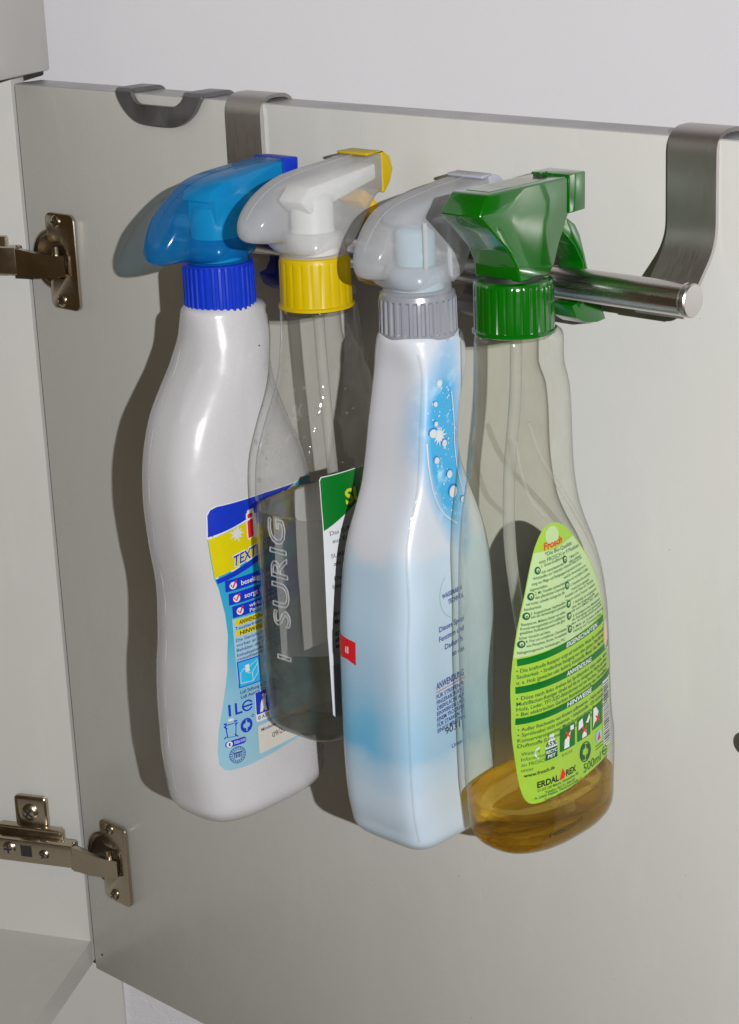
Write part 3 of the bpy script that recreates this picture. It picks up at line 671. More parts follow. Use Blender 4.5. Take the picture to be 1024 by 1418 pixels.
class Print:
    """collects flat shapes in face coordinates (mm) and lays them on a curved face, one object per ink"""
    def __init__(self, surf): self.s = surf; self.g = {}; self.order = []
    def add(self, mat, off, V, Fc):
        k = (mat, off)
        if k not in self.g: self.g[k] = ([], []); self.order.append(k)
        v, f = self.g[k]; b = len(v); v += V; f += [tuple(i + b for i in q) for q in Fc]
    def poly(self, mat, pts, off=1, grid=2.5):
        bm = bmesh.new(); vs = [bm.verts.new((a, b, 0)) for a, b in pts]; bm.faces.new(vs)
        bmesh.ops.triangulate(bm, faces=bm.faces[:])
        for ax in (0, 1):
            lo = min(p[ax] for p in pts); hi = max(p[ax] for p in pts); q = math.floor(lo / grid) * grid + grid
            while q < hi:
                no = (1, 0, 0) if ax == 0 else (0, 1, 0); co = (q, 0, 0) if ax == 0 else (0, q, 0)
                bmesh.ops.bisect_plane(bm, geom=bm.verts[:] + bm.edges[:] + bm.faces[:], plane_co=co, plane_no=no, dist=1e-4); q += grid
        bm.verts.index_update(); V = [(v.co.x, v.co.y) for v in bm.verts]; Fc = [tuple(v.index for v in f.verts) for f in bm.faces]; bm.free()
        self.add(mat, off, V, Fc)
    def rect(self, mat, a0, b0, a1, b1, off=1, tilt=0.0, r=0.0):
        if r:
            pts = []
            for cx, cy, st in ((a1 - r, b1 - r, 0), (a0 + r, b1 - r, 90), (a0 + r, b0 + r, 180), (a1 - r, b0 + r, 270)):
                for k in range(5): an = math.radians(st + 22.5 * k); pts.append((cx + r * math.cos(an), cy + r * math.sin(an)))
        else: pts = [(a0, b0), (a1, b0), (a1, b1), (a0, b1)]
        self.poly(mat, [(a, b + (a - a0) * tilt) for a, b in pts], off)
    def ellipse(self, mat, c, ra, rb, off=1, n=20, inner=0.0, a0=0, a1=360):
        m = n if a1 - a0 == 360 else n + 1
        an = [math.radians(a0 + (a1 - a0) * k / n) for k in range(m)]
        if not inner: self.add(mat, off, [(c[0] + ra * math.cos(a), c[1] + rb * math.sin(a)) for a in an], [tuple(range(m))]); return
        V = [(c[0] + ra * math.cos(a), c[1] + rb * math.sin(a)) for a in an] + [(c[0] + ra * inner * math.cos(a), c[1] + rb * inner * math.sin(a)) for a in an]
        Fc = [(i, (i + 1) % m, m + (i + 1) % m, m + i) for i in range(n)]; self.add(mat, off, V, Fc)
    def star(self, mat, c, r, n=9, off=1, inner=0.32, jit=0.35):
        pts = []
        for k in range(2 * n):
            q = r * (random.uniform(1 - jit, 1.0) if k % 2 == 0 else inner); a = math.pi * k / n
            pts.append((c[0] + q * math.cos(a), c[1] + q * math.sin(a)))
        b = [(c[0], c[1])] + pts; self.add(mat, off, b, [(0, i + 1, (i + 1) % (2 * n) + 1) for i in range(2 * n)])
    def line(self, mat, pts, w, off=1):
        V = []; P = [Vector(q) for q in pts]
        for i, q in enumerate(P):
            d = (P[min(i + 1, len(P) - 1)] - P[max(i - 1, 0)]).normalized(); n = Vector((-d.y, d.x)) * w / 2
            V += [tuple(q + n), tuple(q - n)]
        self.add(mat, off, V, [(2 * i, 2 * i + 1, 2 * i + 3, 2 * i + 2) for i in range(len(P) - 1)])
    def text(self, mat, s, a, b, h, width=None, tilt=0.0, bold=0.0, shear=0.0, off=2, align='l'):
        """h: capital height in mm, width: fitted width in mm, tilt: rise per mm"""
        V, Fc, _ = text_mesh(s, bold)
        if not V: return
        x0 = min(v[0] for v in V); x1 = max(v[0] for v in V); k = h / 0.70
        kx = (width / (x1 - x0)) if width else k * 0.88
        ofs = {'l': 0, 'c': -(x1 - x0) * kx / 2, 'r': -(x1 - x0) * kx}[align]
        W_ = []
        for v in V:
            u = (v[0] - x0) * kx + ofs; w = v[1] * k; u += w * shear; W_.append((a + u, b + w + u * tilt))
        self.add(mat, off, W_, Fc)
    def build(self, parent, base=0.00012, step=0.00010, names=None):
        for mat, off in self.order:
            v, f = self.g[(mat, off)]
            o = mk((names or {}).get((mat, off), 'print_' + (mat[2:] if mat.startswith('i_') else mat)), [tuple(self.s(a * 1e-3, b * 1e-3, base + off * step)) for a, b in v], f, mat, parent, True, None)
            o['kind'] = 'stuff'

def label_sheet(name, B, pts, mat, parent, off=0.00010, side=1, grid=2.5):
    P = Print(lambda a, b, o: B.onx(a, b, o, side)); P.poly(mat, pts, 0, grid)
    v, f = P.g[(mat, 0)]
    return mk(name, [tuple(B.onx(a * 1e-3, b * 1e-3, off, side)) for a, b in v], f, mat, parent, True, None)

# ================================================================== 1: white bottle, blue sprayer
B = Body('blue')
t1 = thing('spray_bottle', (B.x0, Y0, B.tab[0][0]), 'opaque white spray bottle with blue cap and blue translucent sprayer head', 'bottle', 'spray bottles hanging on the rail')
make_body('bottle_body', B, 'white_hdpe', t1, 0.0140, 0.482, 0.0045)
cap(B, 0.4690, 0.4945, 0.0174, 34, 'blue_cap', t1, 0.0006)
tube('mould_seam', [tuple(B.ony(-0.0075 + 0.0000 * k, 0.2300 + 0.0118 * k, -0.00006)) for k in range(20)], 0.0001, 'white_hdpe', t1, 6, 3)
lathe('neck_ring', [(0.0150, 0), (0.0150, 0.0012)], (B.x0, Y0, 0.4676), (0, 0, 1), 'white_hdpe', t1)
sh = loft('sprayer_shroud', [(-99.5, 500, 505, 2.5, 2.2), (-98, 498.8, 509, 6.5, 2.4), (-95, 498.2, 514, 9, 2.6), (-90, 498, 520.5, 11, 3), (-82, 498, 527, 12.5, 3),
     (-74, 496.0, 531.5, 13.8, 3.4), (-66, 494.9, 534.3, 14.4, 4.2), (-56, 494.7, 535.8, 14.4, 5), (-46, 495, 536.8, 13.8, 5), (-41, 499, 537.3, 12.8, 5),
     (-34, 515, 537.8, 11.4, 6), (-27, 524, 538.2, 10.6, 7), (-21, 526.5, 538.4, 10.2, 8)], B.x0, 'blue_shroud', t1)
lathe('shroud_neck', [(0.0150, 0.4943), (0.0150, 0.4990), (0.0140, 0.5040), (0.0128, 0.5060)], (B.x0, Y0, 0), (0, 0, 1), 'blue_shroud', t1)
pump = lathe('pump_core', [(0.0118, 0.4950), (0.0118, 0.514), (0.0105, 0.520), (0.006, 0.523)], (B.x0, Y0, 0), (0, 0, 1), 'cyan_core', t1)
prism('spray_barrel', [(-70, 524), (-40, 525), (-21, 528), (-21, 537), (-60, 532.5), (-68, 529)], B.x0 - 0.0096, B.x0 + 0.0096, 'cyan_core', t1, 0.001)
prism('piston_housing', [(-66, 512), (-46, 512), (-36, 522), (-36, 526), (-66, 526)], B.x0 - 0.0100, B.x0 + 0.0100, 'cyan_core', t1, 0.0012)
prism('nozzle', [(-21, 526.5), (-11.5, 527), (-11, 538), (-21, 538.9)], B.x0 - 0.0104, B.x0 + 0.0104, 'blue_cap', t1, 0.0008)
trigger(B, -7, 6, 'blue_cap', t1)

LB = [(383, -93.8), (380.4, -95.3), (369, -95.5), (358, -94.4), (348, -93.1), (342.5, -91.3), (329, -89.2), (318, -88.8), (299.6, -90.8), (285, -93.8), (270, -96.9), (259, -97.8), (251.5, -97.7), (248.3, -95.5), (247.4, -92.7)]
def lbx(z):
    for (za, ya), (zb, yb) in zip(LB, LB[1:]):
        if zb <= z <= za: return ya + (yb - ya) * (za - z) / (za - zb)
    return LB[0][1]
def edge(z0, z1, n=6, ins=0.25): return [(lbx(z0 + (z1 - z0) * k / n) + ins, z0 + (z1 - z0) * k / n) for k in range(n + 1)]
left = [(a, z) for z, a in LB]; right = [(-121 - a, z + 1.5) for z, a in LB][::-1]
outl = left + [(-82.9, 247.6), (-66, 249.0), (-49.6, 251.0)] + right + [(-36, 383.8), (-60, 384.2), (-90.4, 384.3)]
lab = label_sheet('back_label', B, outl, 'label_blue', t1)
P = Print(lambda a, b, o: B.onx(a, b, o))
P.poly('i_white', [(-91, 384.4), (-93.9, 383.2), (-95.5, 380.4), (-95.7, 369), (-95.3, 368.2), (-84, 370.8), (-72, 373.6), (-50, 380), (-36, 384), (-60, 384.4)], 0)
P.poly('i_blue', [(-90.4, 383.9), (-93.5, 382.8), (-95.0, 380.2), (-95.2, 369.4), (-84, 371.6), (-72, 374.6), (-54, 379.4), (-40, 383.4), (-60, 384)], 1)
P.poly('i_yellow', [(-95.1, 368.3)] + edge(368, 348.2) + [(-83.5, 350.9), (-72, 354.6), (-50, 362), (-34, 368), (-32, 376), (-40, 382.4), (-54, 378.4), (-72, 373.6), (-84, 370.6)], 1)
P.line('i_white', [(-92.6, 347.8), (-83.5, 350.5), (-72, 354.2), (-50, 361.6), (-34, 367.6)], 0.7, 2)
P.poly('i_blue', [(-92.4, 347.3), (-83.5, 350.0), (-72, 353.7), (-50, 361.1), (-34, 367), (-34, 363), (-50, 357.4), (-72, 350.4), (-84, 347.0), (-91.6, 345.0)], 2)
P.star('i_paper', (-80.6, 368.2), 5.4, 9, 2, 0.36)
P.text('i_white', 'TEXTILERFRISCHER', -84.6, 352.0, 5.6, 50, 0.20, 0.05, 0.12, 3)
P.text('i_blue', 'TEXTILERFRISCHER', -84.2, 352.3, 5.0, 49, 0.20, 0.02, 0.12, 4)
P.text('i_white', 'W5', -75.4, 364.0, 13.0, 26, 0.15, 0.07, 0.10, 3)
P.rect('i_white', -74.9, 363.6, -70.3, 377.2, 3, 0.15, 1.0); P.rect('i_red', -74.3, 364.3, -70.9, 373.2, 4, 0.15, 0.7); P.rect('i_red', -74.0, 374.2, -71.0, 376.4, 4, 0.15, 0.5)
for k, (z, tx) in enumerate(((340.0, 'beseitigt Gerüche'), (333.0, 'sorgt für Frische'), (326.2, ''))):
    y = -88.4 + k * 1.35
    P.rect('i_blue', y, z, -36, z + 5.9, 2, 0.035)
    P.ellipse('i_white', (y + 3.9, z + 2.8), 1.9, 1.9, 3)
    P.line('i_red', [(y + 2.7, z + 3.4), (y + 3.6, z + 1.7), (y + 5.6, z + 5.2)], 0.85, 4)
    if tx: P.text('i_white', tx, y + 8.2, z + 1.9, 2.5, 26, 0.04, 0.012, 0, 3)
P.text('i_white', 'wirkt sofort auf', -76.6, 329.6, 1.9, 24, 0.04, 0.012, 0, 3); P.text('i_white', 'Polstern und Textilien', -76.4, 327.0, 1.9, 30, 0.04, 0.012, 0, 3)
P.rect('i_pale', -86.2, 292.0, -36, 325.6, 1)
for z, tx in ((321.9, 'ANWENDUNG:'), (316.4, 'HINWEISE:')):
    P.rect('i_yellow', -84.9, z, -66, z + 2.9, 2, 0.03); P.text('i_black', tx, -82.9, z + 0.45, 2.0, 15.5, 0.03, 0.02, 0.1, 3)
for z, tx in ((319.7, 'Textilerfrischer aus 30 cm Abstand'), (313.7, 'Die Gerüche lösen sich beim Trocknen'), (311.1, 'vorher an unauffälliger Stelle prüfen'), (308.5, 'Behälter der Problemabfallsammlung'), (305.9, 'Inhaltsstoffe: unter 5% Tenside,'), (303.8, 'roisothiazolinone, Methylisothiazol')):
    P.text('i_navy', tx, -85.2, z, 1.6, 42, 0.03, 0.01, 0, 2)
P.rect('i_blue', -85.7, 289.6, -72.3, 303.4, 2); P.rect('i_sky', -85.2, 290.1, -72.8, 302.9, 3)
P.poly('i_cyan', [(-84.6, 292), (-84.4, 297.5), (-82.5, 299.2), (-80.5, 299.0), (-74, 301.8), (-74, 295), (-77.5, 291.4), (-84, 291.4)], 4)
P.line('i_white', [(-84.6, 292), (-84.4, 297.5), (-82.5, 299.2), (-80.5, 299.0), (-74, 301.8), (-74, 295), (-77.5, 291.4), (-84.6, 292)], 0.3, 5)
P.line('i_white', [(-80.5, 299.0), (-80.2, 296.2), (-77.6, 296.0), (-77.5, 291.4)], 0.3, 5); P.line('i_white', [(-77.6, 296.0), (-74, 299.8)], 0.3, 5); P.rect('i_white', -81.6, 297.0, -79.2, 300.8, 5)
P.text('i_navy', 'Lidl Stiftung & Co. KG, D-74167', -85.2, 286.4, 1.7, 32, 0.03, 0.012); P.text('i_navy', 'Lidl Austria GmbH, A-5020', -85.1, 283.8, 1.7, 28, 0.03, 0.012)
P.text('i_blue', '1L', -92.0, 276.4, 6.0, 7.2, 0.02, 0.015); P.ellipse('i_blue', (-81.6, 279.4), 3.3, 3.0, 2, 24, 0.72, 25, 330); P.rect('i_blue', -84.4, 278.9, -78.6, 279.8, 3)
P.rect('i_white', -77.0, 268.6, -62, 284.8, 2, 0, 1.2); P.rect('i_blue', -76.6, 272.6, -62.4, 284.3, 3, 0, 0.8)
P.poly('i_white', [(-74.4, 273.4), (-73.4, 277.8), (-74.6, 275.2), (-73.2, 279.2), (-71.6, 281.0), (-70.2, 279.4), (-70.4, 276.5), (-69.6, 273.4), (-71.2, 273.4), (-71.8, 275.6), (-72.6, 273.4)], 4)
P.ellipse('i_white', (-71.7, 281.9), 0.9, 0.9, 4, 10); P.line('i_white', [(-70.8, 280.2), (-69.4, 283.4)], 0.7, 4); P.rect('i_red', -70.4, 281.9, -69.0, 283.2, 5)
P.text('i_navy', '© A.I.S.E.', -76.0, 269.7, 1.9, 10, 0.02, 0.015, 0, 3)
# crossed-out bin, recycling dot, pill, round seal
P.line('i_blue', [(-93.9, 271.9), (-93.2, 265.2), (-89.2, 265.2), (-88.6, 272.2), (-93.9, 271.9)], 0.55); P.line('i_blue', [(-94.6, 272.6), (-88.0, 273.2)], 0.8)
P.line('i_blue', [(-94.8, 264.8), (-87.8, 272.2)], 0.6); P.line('i_blue', [(-94.6, 271.4), (-87.9, 264.6)], 0.6); P.ellipse('i_white', (-91.2, 274.4), 1.5, 0.7, 2, 12)
P.ellipse('i_blue', (-82.9, 269.2), 3.5, 3.8, 2, 28, 0.80); P.ellipse('i_blue', (-83.9, 269.2), 2.4, 2.9, 2, 14, 0.42, 70, 290); P.ellipse('i_blue', (-81.9, 269.2), 2.4, 2.9, 2, 14, 0.42, -110, 110)
P.ellipse('i_blue', (-78.9, 273.2), 0.8, 0.8, 2, 12, 0.6)
P.rect('i_blue', -94.6, 259.9, -83.6, 263.3, 2, 0.04, 1.6); P.ellipse('i_white', (-92.6, 261.6), 1.5, 1.6, 3); P.text('i_blue', '1', -93.0, 260.8, 1.6, 0.8, 0, 0.03, 0, 4); P.text('i_white', '3026 0101', -90.4, 261.1, 1.6, 6.2, 0.04, 0.01, 0, 3)
P.ellipse('i_navy', (-88.8, 255.0), 4.3, 4.5, 2, 28, 0.93); P.ellipse('i_navy', (-88.8, 255.0), 2.9, 3.0, 2, 24, 0.93)
for k in range(18):
    a = math.radians(20 * k); P.line('i_navy', [(-88.8 + 3.2 * math.cos(a), 255 + 3.3 * math.sin(a)), (-88.8 + 3.8 * math.cos(a + .09), 255 + 3.95 * math.sin(a + .09))], 0.55)
for k in range(5): P.rect('i_navy', -90.7 + k * 0.85, 253.6, -90.25 + k * 0.85, 255.8, 2)
P.rect('i_navy', -91.0, 255.9, -86.5, 256.5, 2)
P.rect('i_cream', -76.2, 251.4, -40, 266.4, 2, 0.03, 0.8)
P.text('i_navy', 'Mindestens haltbar bis:', -74.2, 262.9, 1.8, 24, 0.03, 0.01, 0, 3); P.text('i_black', '09/2016', -67.2, 257.3, 2.8, 13, 0.04, 0, 0, 3)
P.build(lab)
P = Print(lambda a, b, o: B.onx(a, b, o)); P.ellipse('i_black', (-53.5, 454.5), 0.5, 0.42, 0, 8); P.line('i_grey', [(-31.2, 241.5), (-31.5, 236.5)], 0.35, 0); P.build(t1, names={('i_black', 0): 'speck', ('i_grey', 0): 'scratch'})

# ================================================================== 2: clear bottle, yellow cap
B = Body('yel')
t2 = thing('spray_bottle', (B.x0, Y0, B.tab[0][0]), 'clear spray bottle of water-clear liquid with yellow cap and embossed lettering', 'bottle', 'spray bottles hanging on the rail')
make_body('bottle_body', B, 'pet', t2, 0.0135, 0.495, 0.005)
make_liquid('liquid', B, 'water', t2, 0.3875)
cap(B, 0.4800, 0.5045, 0.0166, 22, 'yellow', t2, 0.00045, 0.0009, 0.002, 0.7)
lathe('neck_ring', [(0.0148, 0), (0.0148, 0.0016)], (B.x0, Y0, 0.4778), (0, 0, 1), 'pet2', t2)
loft('sprayer_shroud', [(-100.5, 517.5, 522, 2.5, 2.2), (-98.5, 516, 526, 6.5, 2.4), (-95, 515, 530, 9, 2.6), (-89, 514, 534.5, 11, 2.8), (-82, 513.0, 538, 12.2, 3),
     (-75, 507, 540.3, 13.2, 3.6), (-68, 505, 541.6, 13.8, 4.2), (-57, 504.6, 542.8, 13.8, 4.6), (-48, 505, 543.6, 13.4, 4.6), (-42, 507, 544.2, 12.6, 4.6),
     (-34, 517, 545, 11.4, 6), (-26, 525.5, 545.6, 10.2, 7), (-21, 528, 545.9, 9.5, 8)], B.x0, 'milky', t2)
lathe('shroud_neck', [(0.0152, 0.5043), (0.0150, 0.5090), (0.0138, 0.5130), (0.0126, 0.5150)], (B.x0, Y0, 0), (0, 0, 1), 'milky', t2)
lathe('pump_core', [(0.0122, 0.5050), (0.0122, 0.512), (0.0098, 0.516), (0.0098, 0.530), (0.006, 0.534)], (B.x0, Y0, 0), (0, 0, 1), 'white_core', t2)
prism('spray_barrel', [(-72, 530), (-66, 536), (-23, 541), (-23, 534), (-44, 529), (-66, 524)], B.x0 - 0.0075, B.x0 + 0.0075, 'white_core', t2, 0.001)
prism('nozzle', [(-31, 545.4), (-31, 546.8), (-20, 546.6), (-15.5, 543.4), (-13.6, 537.5), (-15.6, 532), (-20, 527.0), (-21, 527.8), (-21, 545.7)], B.x0 - 0.0096, B.x0 + 0.0096, 'yellow', t2, 0.0009, 3)
trigger(B, 2, 6.5, 'orange', t2)
tube('dip_tube', [(B.x0, Y0, 0.505), (B.x0 + 0.001, Y0 + 0.001, 0.45), (B.x0 + 0.003, Y0 + 0.004, 0.38), (B.x0 + 0.004, Y0 + 0.009, 0.32), (B.x0 + 0.003, Y0 + 0.014, 0.283)], 0.0026, 'tube', t2)
o2 = [(-80.8, 407.6), (-81.8, 406.2), (-82.2, 395), (-82.4, 381), (-82.9, 331), (-82.2, 291), (-81, 289.4), (-42, 289.4), (-38, 292), (-38, 404), (-41, 407.8)]
lab = label_sheet('back_label', B, o2, 'i_paper', t2)
P = Print(lambda a, b, o: B.onx(a, b, o))
P.poly('i_green', [(-80.6, 407.2), (-81.5, 405.8), (-81.9, 395), (-82.0, 382.2), (-72, 387.4), (-56, 395.5), (-38.5, 402), (-38.5, 404), (-41, 407.4)], 1)
P.text('i_lemon', 'SURIG', -69.6, 392.2, 6.8, 29, 0.05, 0.03, 0, 2)
z = 379.6
for tx in ('Das SURIG Essig-Essenz ist', 'aus Essigsäure gewonnen,', None, 'SURIG reinigt und entkalkt', 'als Essigreiniger im Bad', None, 'Das SURIG-Prinzip: Natur', 'bietet einfach saubere Kraft', None, None, None, 'Bitte vor Kindern schützen'):
    if tx: P.text('i_black', tx, -78.5 if len(tx) < 25 else -79.5, z, 2.0, 34, 0.07, 0.0, 0, 1)
    z -= 3.9 if tx else 3.2
for tx in ('Besonders hinweisen:', None, 'Gebrauchsanweisung auf', 'das Etikett beachten', 'und Augen schützen'):
    if tx: P.text('i_black', tx, -79.5, z, 1.9, 32, 0.07, 0.03, 0, 1)
    z -= 3.0
P.rect('i_grey', -81.5, 290.3, -39, 316, 1)
P.build(lab)
label_sheet('front_label', B, [(-55, 386.2), (-55.5, 345), (-54, 303), (-35, 303), (-34, 345), (-34.5, 386.2)], 'i_white', t2, -0.0016, side=-1)
# embossed lettering running up the narrow side
def emboss(s, x, z, h, length, bold=0.0):
    V, Fc, E2 = text_mesh(s, bold); a0 = min(v[0] for v in V); a1 = max(v[0] for v in V); k = length / (a1 - a0)
    V3 = []; F3 = []
    for i, j in E2:
        pa = B.ony(x - V[i][1] / 0.7 * h + 0.18 * 0, z + (V[i][0] - a0) * k, 0.0002); pb = B.ony(x - V[j][1] / 0.7 * h, z + (V[j][0] - a0) * k, 0.0002)
        d = (pb - pa)
        if d.length < 1e-6: continue
        d.normalize(); n = Vector((0, -1, 0)); e = d.cross(n).normalized(); b = len(V3)
        for q in (pa - d * 0.00012, pb + d * 0.00012):
            V3 += [tuple(q + e * 0.00042), tuple(q + n * 0.0004 + e * 0.0002), tuple(q + n * 0.0004 - e * 0.0002), tuple(q - e * 0.00042)]
        F3 += [(b, b + 1, b + 5, b + 4), (b + 1, b + 2, b + 6, b + 5), (b + 2, b + 3, b + 7, b + 6)]
    mk('embossed_lettering', V3, F3, 'emboss', t2, True, 60)
emboss('SURIG', 0.0058, 0.3335, 0.0108, 0.0530)
emboss('I', 0.0048, 0.3165, 0.0088, 0.0018)
for i in range(26):                      # droplets clinging to the wall above the liquid
    z = random.uniform(0.395, 0.468); r = random.choice((0.0004, 0.0006, 0.0006, 0.0011)) * random.uniform(0.8, 1.2)
    if random.random() < 0.6: c = B.ony(random.uniform(-0.013, 0.017), z, 0.0)
    else: c = B.onx(B.at(z)[0] + random.uniform(-0.018, 0.012), z, 0.0)
    lathe('droplet', [(r * 0.2, -r * 0.6), (r * 0.9, -r * 0.3), (r, 0), (r * 0.8, r * 0.4), (r * 0.2, r * 0.6)], c, (B.x0 - c.x + 1e-5, B.at(z)[0] - c.y, 0), 'droplet', t2, 12)

# ================================================================== 3: sleeved bottle, silver cap
B = Body('sil')
M['sleeve'] = sleeve_mat(B.x0)
t3 = thing('spray_bottle', (B.x0, Y0, B.tab[0][0]), 'white and pale blue sleeved spray bottle with ribbed silver cap and frosted head', 'bottle', 'spray bottles hanging on the rail')
body3 = make_body('bottle_body', B, 'sleeve', t3, 0.0142, 0.487, 0.004)
rings = []
for z in [0.2452 + 0.0045 * i for i in range(50)] + [0.4708]:
    yc, w, t, n = B.at(z); e = 2 / n
    rings.append([(B.x0 + (t + 0.0004) * spow(math.cos(a), e), yc + (w + 0.0004) * spow(math.sin(a), e), z) for a in (2 * math.pi * j / 88 for j in range(88))])
# clear margin of the sleeve: a fin of film standing proud along the far edge of the broad side
V = []; Fc = []
zz = [0.247 + 0.0045 * i for i in range(45)]
for z in zz:
    yc, w, t, n = B.at(z)
    a = B.onx(yc + w * 0.90, z, 0.0003); b = Vector((B.x0 + t * 0.35, yc + w + 0.0012, z)); V += [tuple(a), tuple((a + b) / 2 + Vector((0.001, 0.0012, 0))), tuple(b)]
for i in range(len(zz) - 1):
    for j in (0, 1): Fc.append((3 * i + j, 3 * i + j + 1, 3 * i + j + 4, 3 * i + j + 3))
mk('sleeve_seam', V, Fc, 'sleeve_clear', t3)
fold = []
for k in range(110):
    z = 0.2480 + 0.00204 * k; yc, w, t, n = B.at(z); a = math.radians(-52)
    fold.append((B.x0 + t * spow(math.cos(a), 2 / n), yc + w * spow(math.sin(a), 2 / n), z))
tube('sleeve_fold', fold, 0.0005, 'ridge', t3, 8, 1)
cap(B, 0.4752, 0.4955, 0.0173, 30, 'silver', t3, 0.0009, 0.0, 0.003, 0.45)
lathe('cap_skirt', [(0.0166, 0), (0.0170, 0.0008), (0.0170, 0.0035), (0.0166, 0.0042)], (B.x0, Y0, 0.4732), (0, 0, 1), 'silver_plastic', t3)
loft('sprayer_shroud', [(-92, 507, 512, 2.5, 2.2), (-90.5, 505.5, 517, 6.5, 2.4), (-87, 504.3, 522, 9, 2.6), (-82, 503.4, 527.5, 11, 2.8), (-75, 498.5, 532, 13.2, 3.4), (-68, 496, 534.2, 13.8, 4),
     (-57, 495.7, 536, 14, 4.4), (-48, 496.0, 537.3, 13.8, 4.4), (-41, 497.6, 538, 13.2, 4.4), (-35.5, 507, 538.5, 12.4, 6), (-28, 519, 539, 11.4, 7), (-20, 525, 539.6, 10.8, 8)], B.x0, 'milky2', t3)
lathe('shroud_neck', [(0.0152, 0.4953), (0.0150, 0.5000), (0.0140, 0.5045), (0.0128, 0.5065)], (B.x0, Y0, 0), (0, 0, 1), 'milky2', t3)
lathe('pump_core', [(0.0122, 0.4960), (0.0122, 0.502), (0.0085, 0.506), (0.0085, 0.521), (0.005, 0.524)], (B.x0, Y0, 0), (0, 0, 1), 'aqua_core', t3)
prism('spray_barrel', [(-72, 526), (-72, 531), (-22, 536.5), (-22, 529), (-46, 523), (-60, 521)], B.x0 - 0.006, B.x0 + 0.006, 'milky2', t3, 0.001)
box('inner_rib', B.x0 + 0.0100, B.x0 + 0.0112, -0.0640, -0.0630, 0.503, 0.526, 'white_core', t3)
box('inner_rib', B.x0 + 0.0095, B.x0 + 0.0105, -0.0480, -0.0462, 0.500, 0.522, 'white_core', t3)
prism('nozzle', [(-25, 539.0), (-25, 540.5), (-18, 540.7), (-13, 539.2), (-9.5, 536), (-8, 532), (-9, 527), (-20, 525), (-20, 539.3)], B.x0 - 0.0104, B.x0 + 0.0104, 'silver_plastic', t3, 0.0012, 3)
trigger(B, -5, 6.5, 'silver_plastic', t3)
P = Print(lambda a, b, o: B.onx(a, b, o))
P.star('i_white', (-65.2, 457.0), 2.6, 10, 1, 0.45); P.star('i_white', (-67.6, 434.2), 5.2, 12, 1, 0.42)
for (a, b, r) in ((-68.6, 448.7, 1.25), (-71.2, 436.1, 2.2), (-64.8, 430.4, 1.8), (-70.4, 423.9, 1.7), (-62.8, 415.9, 2.0), (-61.1, 407.5, 3.0), (-69.2, 440.0, 1.3), (-55.2, 402.5, 1.5)):
    P.ellipse('i_sky', (a, b), r, r * 1.08, 2); P.ellipse('i_paper', (a + 0.06, b - 0.2), r * 0.84, r * 0.86, 3); P.ellipse('i_purple', (a, b), r * 1.04, r * 1.12, 3, 18, 0.86, 30, 190)
for i in range(70):
    b = random.uniform(398, 455); a = -64 + random.gauss(0, 4.5) + (430 - b) * -0.08; r = random.choice((0.22, 0.3, 0.35, 0.5))
    P.ellipse('i_paper', (a, b), r, r, 1, 8)
for pts in ([(-58.0, 452), (-57.5, 440), (-58.0, 428), (-57, 416), (-54, 405)], [(-74.5, 432), (-74.8, 420), (-73, 408), (-68, 399), (-60, 392.5)]):
    P.line('i_paper', [tuple(q) for q in smooth_poly(pts, 5)], 0.55, 2)
for tx, a, b, h, w in (('WASSERABW', -75.6, 362.0, 2.1, 13.5), ('TECHNOL', -72.0, 358.6, 2.1, 10.5)): P.text('i_navy', tx, a, b, h, w, 0.05, 0.012, 0, 2)
P.ellipse('i_paper', (-66.4, 362.0), 10.4, 10.6, 0, 36, 0.975); P.ellipse('i_teal', (-66.4, 362.0), 10.7, 10.9, 0, 36, 0.97, 120, 250)
for k, tx in enumerate(('Dieses Spezi', 'Fenstern und', 'Dadurch', 'so das')):
    P.text('i_navy', tx, -78.6 + (0, -0.2, 3.4, 8.2)[k], 347.2 - 4.6 * k, 2.5, (16.5, 16.5, 12, 8)[k], 0.06, 0.008)
P.text('i_navy', 'ANWENDUNG', -81.6, 320.6, 3.2, 18.5, 0.07, 0.012); P.line('i_red', [(-81.8, 319.4), (-62, 320.8)], 0.3, 2)
for k, tx in enumerate(('FÜR STREIFENFR', 'FINGERABDRÜCKE', 'OBERFLÄCHE AUF', 'EINWIRKEN LASS', 'EINEM TROCKENE', 'FÜR STARKEN SC', 'EINIGE MINUTEN')):
    P.text('i_navy', tx, -81.7, 316.2 - 2.75 * k, 2.0, 18.5, 0.06, 0.01)
P.text('i_black', '9031', -76.8, 297.2, 3.2, 10, 0.05, 0, 0, 3); P.text('i_navy', 'Unter', -72.6, 289.0, 2.0, 8, 0.06, 0.0)
P.build(body3)
P = Print(lambda a, b, o: B.ony(a, b, o))
P.poly('i_red', [(-22.5, 342.0), (-8.0, 340.4), (-8.0, 329.4), (-14, 331.2), (-22.5, 331.0)], 1, 1.2); P.text('i_white', 'il', -14.8, 334.2, 3.0, 2.2, 0, 0.03, 0, 2)
P.build(body3)

